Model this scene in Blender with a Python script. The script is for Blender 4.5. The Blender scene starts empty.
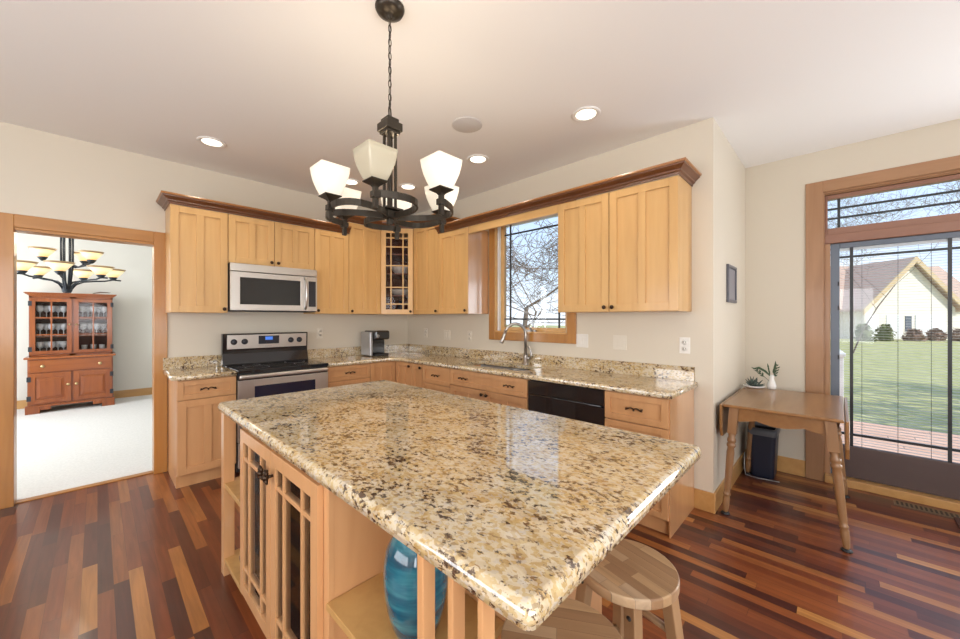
import bpy, bmesh, math, random
from mathutils import Vector, Matrix
random.seed(7)
C = bpy.context.scene
PI = math.pi

# ---------------------------------------------------------------- camera
cam_d = bpy.data.cameras.new('camera')
cam = bpy.data.objects.new('camera', cam_d)
C.collection.objects.link(cam)
CH = 1.372
cam.location = (0, 0, CH)
YAW = 0.77
cam.rotation_euler = (PI/2, 0, YAW - PI/2)
cam_d.sensor_width = 36
cam_d.lens = 370.88/960*36
cam_d.shift_y = -1.1/960
cam_d.clip_start = 0.05
cam_d.clip_end = 500
C.camera = cam

# ---------------------------------------------------------------- view
C.view_settings.view_transform = 'Standard'
C.view_settings.look = 'None'
C.view_settings.gamma = 1
C.view_settings.use_curve_mapping = False
C.view_settings.exposure = 0.0
try:
    C.cycles.max_bounces = 10
    C.cycles.diffuse_bounces = 5
    C.cycles.transparent_max_bounces = 24
    C.cycles.use_denoising = True
    C.cycles.sample_clamp_indirect = 6
    C.cycles.caustics_reflective = False
    C.cycles.caustics_refractive = False
except Exception:
    pass

# ---------------------------------------------------------------- sky
W = bpy.data.worlds.new('sky')
C.world = W
W.use_nodes = True
nt = W.node_tree
nt.nodes.clear()
def wn(t, **k):
    n = nt.nodes.new(t)
    for a, b in k.items(): setattr(n, a, b)
    return n
tc = wn('ShaderNodeTexCoord')
sep = wn('ShaderNodeSeparateXYZ')
ramp = wn('ShaderNodeValToRGB')
ramp.color_ramp.elements[0].position = 0.0
ramp.color_ramp.elements[0].color = (0.92, 0.96, 1.0, 1)
ramp.color_ramp.elements[1].position = 0.55
ramp.color_ramp.elements[1].color = (0.34, 0.56, 0.92, 1)
e = ramp.color_ramp.elements.new(0.10); e.color = (0.72, 0.86, 1.0, 1)
cl = wn('ShaderNodeTexNoise'); cl.inputs['Scale'].default_value = 2.2; cl.inputs['Detail'].default_value = 5
mpw = wn('ShaderNodeMapping'); mpw.inputs['Scale'].default_value = (1, 1, 3.2)
crw = wn('ShaderNodeValToRGB')
crw.color_ramp.elements[0].position = 0.50; crw.color_ramp.elements[0].color = (0, 0, 0, 1)
crw.color_ramp.elements[1].position = 0.72; crw.color_ramp.elements[1].color = (1, 1, 1, 1)
mixw = wn('ShaderNodeMixRGB'); mixw.inputs[2].default_value = (1, 1, 1, 1)
bg = wn('ShaderNodeBackground'); bg.inputs['Strength'].default_value = 1.35
wo = wn('ShaderNodeOutputWorld')
L = nt.links.new
L(tc.outputs['Generated'], sep.inputs[0]); L(sep.outputs['Z'], ramp.inputs[0])
L(tc.outputs['Generated'], mpw.inputs[0]); L(mpw.outputs[0], cl.inputs['Vector'])
L(cl.outputs['Fac'], crw.inputs[0]); L(crw.outputs[0], mixw.inputs[0]); L(ramp.outputs[0], mixw.inputs[1])
L(mixw.outputs[0], bg.inputs[0]); L(bg.outputs[0], wo.inputs[0])

# ---------------------------------------------------------------- sun, window daylight and added fill lamps
def add_light(name, kind, loc, energy, color, rot=None, direction=None, **k):
    d = bpy.data.lights.new(name, kind)
    d.energy = energy; d.color = color
    for a, b in k.items(): setattr(d, a, b)
    o = bpy.data.objects.new(name, d)
    C.collection.objects.link(o)
    o.location = loc
    if rot: o.rotation_euler = rot
    if direction is not None:
        o.rotation_euler = Vector(direction).to_track_quat('-Z', 'Y').to_euler()
    return o
add_light('sun', 'SUN', (0, -10, 20), 4.6, (1.0, 0.93, 0.82), direction=(0.2, 0.75, -0.63), angle=0.01)
DAY = (0.93, 0.96, 1.0)
add_light('south_window_daylight', 'AREA', (-0.3, -2.5, 1.65), 195, DAY, direction=(0.12, 1, 0.25),
          shape='RECTANGLE', size=3.9, size_y=1.6)
add_light('west_fill_light', 'AREA', (-2.5, 1.2, 1.6), 92, DAY, direction=(1, 0.0, 0.25),
          shape='RECTANGLE', size=3.4, size_y=1.5)  # added fill lamp behind the camera; the west wall has no window
add_light('patio_fill_light', 'AREA', (4.12, -1.32, 1.25), 52, DAY, direction=(-1, 0.25, 0.30),
          shape='RECTANGLE', size=1.0, size_y=1.8)  # added fill lamp indoors by the unseen leaf, brightens ceiling and right wall
add_light('dining_window_daylight', 'AREA', (-2.3, 6.6, 1.5), 135, (0.90, 0.95, 1.0), direction=(1, 0, 0.05),
          shape='RECTANGLE', size=3.0, size_y=2.0)

# ================================================================ materials
def mat(name, color=(0.8, 0.8, 0.8), rough=0.5, metal=0.0, spec=0.5, coat=0.0, coat_rough=0.1, emis=None, estr=0, ior=None, trans=0, alpha=1):
    m = bpy.data.materials.new(name); m.use_nodes = True
    p = m.node_tree.nodes['Principled BSDF']
    p.inputs['Base Color'].default_value = (*color, 1)
    p.inputs['Roughness'].default_value = rough
    p.inputs['Metallic'].default_value = metal
    p.inputs['Specular IOR Level'].default_value = spec
    p.inputs['Coat Weight'].default_value = coat
    p.inputs['Coat Roughness'].default_value = coat_rough
    p.inputs['Transmission Weight'].default_value = trans
    if ior: p.inputs['IOR'].default_value = ior
    if emis:
        p.inputs['Emission Color'].default_value = (*emis, 1)
        p.inputs['Emission Strength'].default_value = estr
    return m

def nodes_of(m):
    return m.node_tree, m.node_tree.nodes['Principled BSDF']

def N(t, kind, ins=None, **k):
    n = t.nodes.new(kind)
    for a, b in k.items(): setattr(n, a, b)
    for a, b in (ins or {}).items():
        if hasattr(b, 'links'): t.links.new(b, n.inputs[a])
        else: n.inputs[a].default_value = b
    return n

def ramp_node(t, fac, stops, interp='LINEAR'):
    r = t.nodes.new('ShaderNodeValToRGB')
    r.color_ramp.interpolation = interp
    el = r.color_ramp.elements
    el[0].position, el[0].color = stops[0][0], (*stops[0][1], 1)
    el[1].position, el[1].color = stops[-1][0], (*stops[-1][1], 1)
    for pos, c in stops[1:-1]:
        x = el.new(pos); x.color = (*c, 1)
    t.links.new(fac, r.inputs[0])
    return r

def wood(name, light, dark, axis=2, scale=1.0, rough=0.35, coat=0.25, vary=0.08, contrast=1.0):
    m = mat(name, light, rough, coat=coat, coat_rough=0.12)
    t, p = nodes_of(m)
    tcn = N(t, 'ShaderNodeTexCoord')
    oi = N(t, 'ShaderNodeObjectInfo')
    off = N(t, 'ShaderNodeVectorMath', {0: tcn.outputs['Object']}, operation='ADD')
    mul = N(t, 'ShaderNodeMath', {0: oi.outputs['Random'], 1: 13.0}, operation='MULTIPLY')
    t.links.new(mul.outputs[0], off.inputs[1])
    s = [22*scale]*3; s[axis] = 1.6*scale
    mp = N(t, 'ShaderNodeMapping', {'Vector': off.outputs[0], 'Scale': s})
    n1 = N(t, 'ShaderNodeTexNoise', {'Vector': mp.outputs[0], 'Scale': 1.0, 'Detail': 5.0, 'Distortion': 0.6})
    s2 = [5*scale]*3; s2[axis] = 0.8*scale
    mp2 = N(t, 'ShaderNodeMapping', {'Vector': off.outputs[0], 'Scale': s2})
    n2 = N(t, 'ShaderNodeTexNoise', {'Vector': mp2.outputs[0], 'Scale': 1.0, 'Detail': 3.0, 'Distortion': 1.5})
    add = N(t, 'ShaderNodeMath', {0: n1.outputs['Fac'], 1: n2.outputs['Fac']}, operation='ADD')
    hal = N(t, 'ShaderNodeMath', {0: add.outputs[0], 1: 0.5}, operation='MULTIPLY')
    mid = 0.5
    r = ramp_node(t, hal.outputs[0], [(mid-0.24/contrast, dark), (mid+0.14/contrast, light)])
    hsv = N(t, 'ShaderNodeHueSaturation', {'Color': r.outputs[0]})
    v = N(t, 'ShaderNodeMapRange', {'Value': oi.outputs['Random'], 'To Min': 1-vary, 'To Max': 1+vary})
    t.links.new(v.outputs[0], hsv.inputs['Value'])
    t.links.new(hsv.outputs[0], p.inputs['Base Color'])
    return m

M = {}
M['maple'] = wood('maple', (0.68, 0.415, 0.165), (0.59, 0.335, 0.120), 2, 1.0, 0.34, 0.3, 0.05)
M['maple_h'] = wood('maple_horizontal', (0.68, 0.415, 0.165), (0.59, 0.335, 0.120), 0, 1.0, 0.34, 0.3, 0.05)
M['maple_base'] = wood('maple_base', (0.63, 0.345, 0.160), (0.54, 0.28, 0.120), 2, 1.0, 0.34, 0.3, 0.05)
M['maple_end'] = wood('maple_end_panel', (0.63, 0.345, 0.160), (0.54, 0.28, 0.120), 2, 1.0, 0.30, 1.0, 0.03)
M['maple_end'].node_tree.nodes['Principled BSDF'].inputs['Coat IOR'].default_value = 2.5
M['maple_inside'] = wood('maple_inside', (0.56, 0.33, 0.12), (0.44, 0.24, 0.08), 2, 1.0, 0.4, 0.2, 0.04)
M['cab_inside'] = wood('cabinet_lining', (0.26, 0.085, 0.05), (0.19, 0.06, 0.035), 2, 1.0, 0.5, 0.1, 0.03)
M['casing'] = wood('stained_casing', (0.47, 0.215, 0.050), (0.35, 0.145, 0.028), 2, 1.0, 0.35, 0.3, 0.05)
M['casing_h'] = wood('stained_casing_horizontal', (0.47, 0.215, 0.050), (0.35, 0.145, 0.028), 0, 1.0, 0.35, 0.3, 0.05)
M['patio_casing'] = wood('patio_casing', (0.40, 0.215, 0.105), (0.31, 0.155, 0.07), 2, 1.0, 0.4, 0.2, 0.05)
M['patio_casing_y'] = wood('patio_casing_along', (0.40, 0.215, 0.105), (0.31, 0.155, 0.07), 1, 1.0, 0.4, 0.2, 0.05)
M['sash_red'] = wood('transom_sash_wood', (0.30, 0.145, 0.09), (0.24, 0.11, 0.07), 1, 1.0, 0.4, 0.2, 0.04)
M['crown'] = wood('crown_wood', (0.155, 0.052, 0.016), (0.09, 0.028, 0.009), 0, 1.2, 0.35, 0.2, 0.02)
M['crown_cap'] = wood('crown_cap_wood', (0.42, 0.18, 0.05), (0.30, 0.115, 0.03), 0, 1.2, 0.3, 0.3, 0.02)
M['baseboard'] = wood('baseboard_wood', (0.58, 0.33, 0.12), (0.48, 0.25, 0.08), 0, 0.8, 0.35, 0.3, 0.04)
M['cherry'] = wood('hutch_cherry', (0.30, 0.076, 0.011), (0.17, 0.034, 0.005), 2, 1.2, 0.3, 0.35, 0.06)
M['cherry_h'] = wood('hutch_cherry_horizontal', (0.33, 0.088, 0.012), (0.21, 0.044, 0.006), 0, 1.2, 0.3, 0.35, 0.06)
M['table'] = wood('table_top_wood', (0.31, 0.155, 0.055), (0.22, 0.10, 0.032), 0, 1.0, 0.33, 0.35, 0.04)
M['table_leg'] = wood('table_leg_wood', (0.32, 0.175, 0.08), (0.22, 0.11, 0.045), 2, 1.0, 0.4, 0.2, 0.04)
M['stool_leg'] = wood('stool_leg_wood', (0.34, 0.205, 0.105), (0.24, 0.135, 0.065), 2, 1.2, 0.4, 0.2, 0.05)
M['twig'] = mat('bark', (0.17, 0.13, 0.105), 0.9)
M['wall'] = mat('wall_paint', (0.67, 0.61, 0.505), 0.42, spec=0.35)
M['dining_wall'] = mat('dining_wall_paint', (0.70, 0.69, 0.64), 0.6, spec=0.3)
M['ceiling'] = mat('ceiling_paint', (0.85, 0.84, 0.825), 0.8, spec=0.2)
M['white'] = mat('white_plastic', (0.78, 0.76, 0.71), 0.35)
M['ivory'] = mat('ivory_plastic', (0.72, 0.67, 0.575), 0.4)
M['white_paint'] = mat('white_trim_paint', (0.82, 0.83, 0.83), 0.4)
M['black'] = mat('black_gloss', (0.012, 0.012, 0.014), 0.12, coat=0.5, coat_rough=0.05)
M['black_matte'] = mat('black_matte', (0.018, 0.018, 0.02), 0.5)
M['black_glass'] = mat('black_glass', (0.010, 0.011, 0.014), 0.04, spec=0.8)
M['oven_glass'] = mat('oven_glass', (0.012, 0.014, 0.035), 0.06, spec=0.6)
M['steel'] = mat('brushed_steel', (0.66, 0.635, 0.60), 0.33, 1.0)
M['steel_sink'] = mat('sink_steel', (0.30, 0.32, 0.35), 0.35, 0.7)
M['nickel'] = mat('brushed_nickel', (0.42, 0.40, 0.38), 0.3, 1.0)
M['bronze'] = mat('oil_rubbed_bronze', (0.046, 0.037, 0.027), 0.36, 0.6)
M['iron'] = mat('wrought_iron', (0.020, 0.026, 0.036), 0.5, 0.3)
M['knob'] = mat('antique_bronze', (0.050, 0.030, 0.018), 0.35, 0.8)
M['muntin'] = mat('dark_muntin', (0.022, 0.024, 0.028), 0.4)
M['alu'] = mat('grey_aluminium', (0.13, 0.155, 0.195), 0.4, 0.2)
M['door_brown'] = mat('brown_door_rail', (0.105, 0.072, 0.068), 0.45)
M['blind'] = mat('blind_slat', (0.62, 0.60, 0.58), 0.5)
M['shade_lit'] = mat('lit_frosted_glass', (0.85, 0.80, 0.68), 0.35, emis=(1.0, 0.90, 0.72), estr=0.30)
M['shade_dim'] = mat('unlit_frosted_glass', (0.50, 0.45, 0.33), 0.35, emis=(1.0, 0.88, 0.66), estr=0.01)
M['bulb'] = mat('lamp_glow', (1, 0.95, 0.85), 0.5, emis=(1.0, 0.90, 0.74), estr=3.5)
M['trim_white'] = mat('downlight_trim', (0.80, 0.78, 0.75), 0.4)
M['speaker'] = mat('speaker_grille', (0.62, 0.60, 0.585), 0.7)
M['navy'] = mat('navy_bin', (0.010, 0.014, 0.032), 0.4)
M['bag'] = mat('bin_liner', (0.10, 0.11, 0.13), 0.3)
M['mat_brown'] = mat('door_mat', (0.105, 0.05, 0.045), 0.9)
M['brass_pull'] = mat('brass_pull', (0.55, 0.42, 0.22), 0.3, 0.9)
M['leaf'] = mat('plant_leaf', (0.055, 0.10, 0.045), 0.5)
M['leaf_grey'] = mat('succulent_leaf', (0.08, 0.11, 0.095), 0.5)
M['pot_white'] = mat('white_ceramic', (0.78, 0.78, 0.76), 0.25)
M['bowl_cream'] = mat('cream_ceramic', (0.74, 0.68, 0.60), 0.3)
M['blue_led'] = mat('blue_display', (0.02, 0.05, 0.15), 0.2, emis=(0.10, 0.28, 0.95), estr=0.8)
M['panel_dark'] = mat('control_panel', (0.022, 0.024, 0.034), 0.25)
M['silver_plastic'] = mat('silver_plastic', (0.42, 0.42, 0.43), 0.35, 0.6)
M['frame_grey'] = mat('picture_frame', (0.10, 0.10, 0.12), 0.4)
M['photo_grey'] = mat('picture_print', (0.24, 0.23, 0.25), 0.5)
M['crystal'] = mat('crystal_glass', (0.86, 0.92, 0.98), 0.08, spec=1.0)
M['cabinet_dark'] = mat('hutch_interior', (0.075, 0.022, 0.012), 0.6)
M['register'] = mat('floor_register', (0.20, 0.15, 0.11), 0.4, 0.5)
M['foil'] = mat('silver_jar', (0.55, 0.53, 0.50), 0.25, 0.9)

# clear panes: a thin sheet, part mirror, part see-through
def thin_glass(name, tint, refl):
    m = bpy.data.materials.new(name); m.use_nodes = True
    t = m.node_tree; t.nodes.clear()
    tr = N(t, 'ShaderNodeBsdfTransparent', {'Color': (*tint, 1)})
    gl = N(t, 'ShaderNodeBsdfGlossy', {'Roughness': 0.02, 'Color': (1, 1, 1, 1)})
    fr = N(t, 'ShaderNodeFresnel', {'IOR': refl})
    mx = N(t, 'ShaderNodeMixShader', {0: fr.outputs[0], 1: tr.outputs[0], 2: gl.outputs[0]})
    o = N(t, 'ShaderNodeOutputMaterial', {0: mx.outputs[0]})
    return m
M['pane'] = thin_glass('window_pane', (0.97, 0.985, 1.0), 1.35)
M['cab_pane'] = thin_glass('cabinet_pane', (0.88, 0.87, 0.87), 1.22)

# granite
def granite():
    m = mat('granite', (0.6, 0.5, 0.35), 0.05, ior=2.1)
    t, p = nodes_of(m)
    co = N(t, 'ShaderNodeTexCoord').outputs['Object']
    rot = N(t, 'ShaderNodeMapping', {'Vector': co, 'Rotation': (0, 0, 0.85), 'Scale': (1, 0.7, 1)}).outputs[0]
    big = N(t, 'ShaderNodeTexNoise', {'Vector': rot, 'Scale': 16.0, 'Detail': 7.0, 'Roughness': 0.72, 'Distortion': 0.4})
    c1 = ramp_node(t, big.outputs['Fac'], [(0.34, (0.306, 0.171, 0.059)), (0.43, (0.495, 0.342, 0.144)), (0.51, (0.594, 0.468, 0.270)), (0.60, (0.648, 0.558, 0.405)), (0.70, (0.630, 0.594, 0.540))])
    wob = N(t, 'ShaderNodeTexNoise', {'Vector': rot, 'Scale': 70.0, 'Detail': 2.0})
    wv = N(t, 'ShaderNodeVectorMath', {0: wob.outputs['Color']}, operation='SCALE'); wv.inputs['Scale'].default_value = 0.016
    rw_ = N(t, 'ShaderNodeVectorMath', {0: rot, 1: wv.outputs[0]}, operation='ADD')
    cell = N(t, 'ShaderNodeTexVoronoi', {'Vector': rw_.outputs[0], 'Scale': 125.0, 'Randomness': 1.0})
    csep = N(t, 'ShaderNodeSeparateColor', {0: cell.outputs['Color']})
    chip = ramp_node(t, csep.outputs[0], [(0.0, (0.666, 0.594, 0.468)), (0.26, (0.558, 0.405, 0.180)), (0.50, (0.684, 0.612, 0.477)), (0.72, (0.432, 0.279, 0.108)), (0.86, (0.540, 0.513, 0.486)), (0.94, (0.180, 0.099, 0.045))], 'CONSTANT')
    mx = N(t, 'ShaderNodeMixRGB', {0: 0.50, 1: c1.outputs[0], 2: chip.outputs[0]})
    dk = N(t, 'ShaderNodeTexNoise', {'Vector': rot, 'Scale': 62.0, 'Detail': 5.0, 'Roughness': 0.7, 'Distortion': 0.2})
    clu = N(t, 'ShaderNodeTexNoise', {'Vector': rot, 'Scale': 9.0, 'Detail': 3.0})
    sm = N(t, 'ShaderNodeMath', {0: clu.outputs['Fac'], 1: 0.34}, operation='MULTIPLY')
    ad = N(t, 'ShaderNodeMath', {0: dk.outputs['Fac'], 1: sm.outputs[0]}, operation='ADD')
    dkm = ramp_node(t, ad.outputs[0], [(0.715, (0, 0, 0)), (0.775, (1, 1, 1))])
    mx2 = N(t, 'ShaderNodeMixRGB', {0: dkm.outputs[0], 1: mx.outputs[0], 2: (0.085, 0.045, 0.022, 1)})
    t.links.new(mx2.outputs[0], p.inputs['Base Color'])
    return m
M['granite'] = granite()

# strip floor: planks along Y, random lengths and tones
def planks(name, across, along, width, length, stops, rough, coat, grain):
    m = mat(name, stops[0][1], rough, coat=coat, coat_rough=0.08)
    t, p = nodes_of(m)
    co = N(t, 'ShaderNodeTexCoord').outputs['Object']
    s = N(t, 'ShaderNodeSeparateXYZ', {0: co})
    u = N(t, 'ShaderNodeMath', {0: s.outputs[across], 1: width}, operation='DIVIDE')
    row = N(t, 'ShaderNodeMath', {0: u.outputs[0]}, operation='FLOOR')
    wn1 = N(t, 'ShaderNodeTexWhiteNoise', {'W': row.outputs[0]}, noise_dimensions='1D')
    l0 = N(t, 'ShaderNodeMapRange', {'Value': wn1.outputs['Value'], 'To Min': length*0.65, 'To Max': length*1.4})
    v = N(t, 'ShaderNodeMath', {0: s.outputs[along], 1: l0.outputs[0]}, operation='DIVIDE')
    o7 = N(t, 'ShaderNodeMath', {0: wn1.outputs['Value'], 1: 37.7}, operation='MULTIPLY')
    v2 = N(t, 'ShaderNodeMath', {0: v.outputs[0], 1: o7.outputs[0]}, operation='ADD')
    col = N(t, 'ShaderNodeMath', {0: v2.outputs[0]}, operation='FLOOR')
    cv = N(t, 'ShaderNodeCombineXYZ', {0: row.outputs[0], 1: col.outputs[0]})
    wn2 = N(t, 'ShaderNodeTexWhiteNoise', {'Vector': cv.outputs[0]}, noise_dimensions='2D')
    r = ramp_node(t, wn2.outputs['Value'], stops)
    sc = [40, 40, 40]; sc[along] = 2.5
    sh = N(t, 'ShaderNodeVectorMath', {0: co, 1: wn2.outputs['Color']}, operation='ADD')
    mp = N(t, 'ShaderNodeMapping', {'Vector': sh.outputs[0], 'Scale': sc})
    g = N(t, 'ShaderNodeTexNoise', {'Vector': mp.outputs[0], 'Scale': 1.0, 'Detail': 5.0, 'Distortion': 0.8})
    gm = N(t, 'ShaderNodeMapRange', {'Value': g.outputs['Fac'], 'From Min': 0.3, 'From Max': 0.7, 'To Min': 1-grain, 'To Max': 1+grain})
    hs = N(t, 'ShaderNodeHueSaturation', {'Color': r.outputs[0], 'Value': gm.outputs[0]})
    # hairline joints
    fu = N(t, 'ShaderNodeMath', {0: u.outputs[0]}, operation='FRACT')
    ju = N(t, 'ShaderNodeMath', {0: fu.outputs[0], 1: 0.022}, operation='LESS_THAN')
    fv = N(t, 'ShaderNodeMath', {0: v2.outputs[0]}, operation='FRACT')
    jv = N(t, 'ShaderNodeMath', {0: fv.outputs[0], 1: 0.003}, operation='LESS_THAN')
    jj = N(t, 'ShaderNodeMath', {0: ju.outputs[0], 1: jv.outputs[0]}, operation='MAXIMUM')
    j5 = N(t, 'ShaderNodeMath', {0: jj.outputs[0], 1: 0.55}, operation='MULTIPLY')
    fin = N(t, 'ShaderNodeMixRGB', {0: j5.outputs[0], 1: hs.outputs[0], 2: (0.02, 0.008, 0.005, 1)})
    t.links.new(fin.outputs[0], p.inputs['Base Color'])
    return m
FL = [(0.0, (0.060, 0.016, 0.012)), (0.25, (0.105, 0.026, 0.013)), (0.5, (0.165, 0.042, 0.016)), (0.75, (0.225, 0.066, 0.021)), (0.92, (0.31, 0.115, 0.033)), (1.0, (0.42, 0.19, 0.055))]
M['floor'] = planks('cherry_strip_floor', 0, 1, 0.058, 0.80, FL, 0.30, 0.18, 0.22)
M['deck'] = planks('deck_boards', 0, 1, 0.14, 3.5, [(0, (0.64, 0.38, 0.26)), (1, (0.74, 0.47, 0.34))], 0.7, 0, 0.08)
SE = [(0.0, (0.27, 0.155, 0.08)), (0.3, (0.38, 0.235, 0.12)), (0.6, (0.46, 0.30, 0.16)), (1.0, (0.42, 0.30, 0.19))]
M['seat'] = planks('butcher_block_seat', 0, 1, 0.034, 0.30, SE, 0.42, 0.15, 0.14)

def noisy(name, c1, c2, scale, rough, detail=4, bump=0.0):
    m = mat(name, c1, rough)
    t, p = nodes_of(m)
    co = N(t, 'ShaderNodeTexCoord').outputs['Object']
    n = N(t, 'ShaderNodeTexNoise', {'Vector': co, 'Scale': scale, 'Detail': detail, 'Roughness': 0.6})
    r = ramp_node(t, n.outputs['Fac'], [(0.35, c1), (0.65, c2)])
    t.links.new(r.outputs[0], p.inputs['Base Color'])
    if bump:
        b = N(t, 'ShaderNodeBump', {'Height': n.outputs['Fac'], 'Strength': bump})
        t.links.new(b.outputs[0], p.inputs['Normal'])
    return m
M['carpet'] = noisy('cream_carpet', (0.66, 0.66, 0.65), (0.74, 0.74, 0.73), 60, 0.95, bump=0.2)
M['lawn'] = noisy('lawn_grass', (0.33, 0.33, 0.12), (0.47, 0.45, 0.22), 3.0, 0.95, 8)
M['concrete'] = noisy('pale_concrete', (0.62, 0.62, 0.60), (0.70, 0.70, 0.68), 3, 0.9)
M['shingle'] = noisy('brown_shingle', (0.42, 0.28, 0.22), (0.58, 0.43, 0.35), 25, 0.9)
M['siding'] = noisy('cream_siding', (0.78, 0.73, 0.64), (0.82, 0.77, 0.68), 4, 0.8)
M['rake'] = mat('tan_rake_board', (0.58, 0.44, 0.27), 0.7)
M['shrub'] = noisy('dry_shrub', (0.17, 0.105, 0.075), (0.30, 0.20, 0.15), 6, 0.95)
M['hedge'] = noisy('green_shrub', (0.10, 0.14, 0.05), (0.20, 0.22, 0.10), 6, 0.95)

def vase_glaze():
    m = mat('teal_glaze', (0.03, 0.16, 0.22), 0.10, coat=0.6, coat_rough=0.03)
    t, p = nodes_of(m)
    co = N(t, 'ShaderNodeTexCoord').outputs['Object']
    mp = N(t, 'ShaderNodeMapping', {'Vector': co, 'Scale': (5, 5, 34)})
    n = N(t, 'ShaderNodeTexNoise', {'Vector': mp.outputs[0], 'Scale': 1.0, 'Detail': 4.0})
    r = ramp_node(t, n.outputs['Fac'], [(0.34, (0.004, 0.052, 0.095)), (0.50, (0.007, 0.105, 0.165)), (0.66, (0.035, 0.21, 0.26))])
    t.links.new(r.outputs[0], p.inputs['Base Color'])
    return m
M['vase'] = vase_glaze()

def tiffany():
    m = mat('art_glass_lit', (0.8, 0.6, 0.3), 0.3)
    t, p = nodes_of(m)
    co = N(t, 'ShaderNodeTexCoord').outputs['Object']
    s = N(t, 'ShaderNodeSeparateXYZ', {0: co})
    r = ramp_node(t, s.outputs[2], [(0.0, (0.90, 0.60, 0.24)), (0.05, (1.0, 0.86, 0.55)), (0.078, (1.0, 0.84, 0.5)), (0.082, (0.20, 0.13, 0.07)), (0.10, (0.38, 0.26, 0.12))])
    t.links.new(r.outputs[0], p.inputs['Base Color'])
    t.links.new(r.outputs[0], p.inputs['Emission Color'])
    p.inputs['Emission Strength'].default_value = 0.5
    return m
M['tiffany'] = tiffany()

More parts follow.
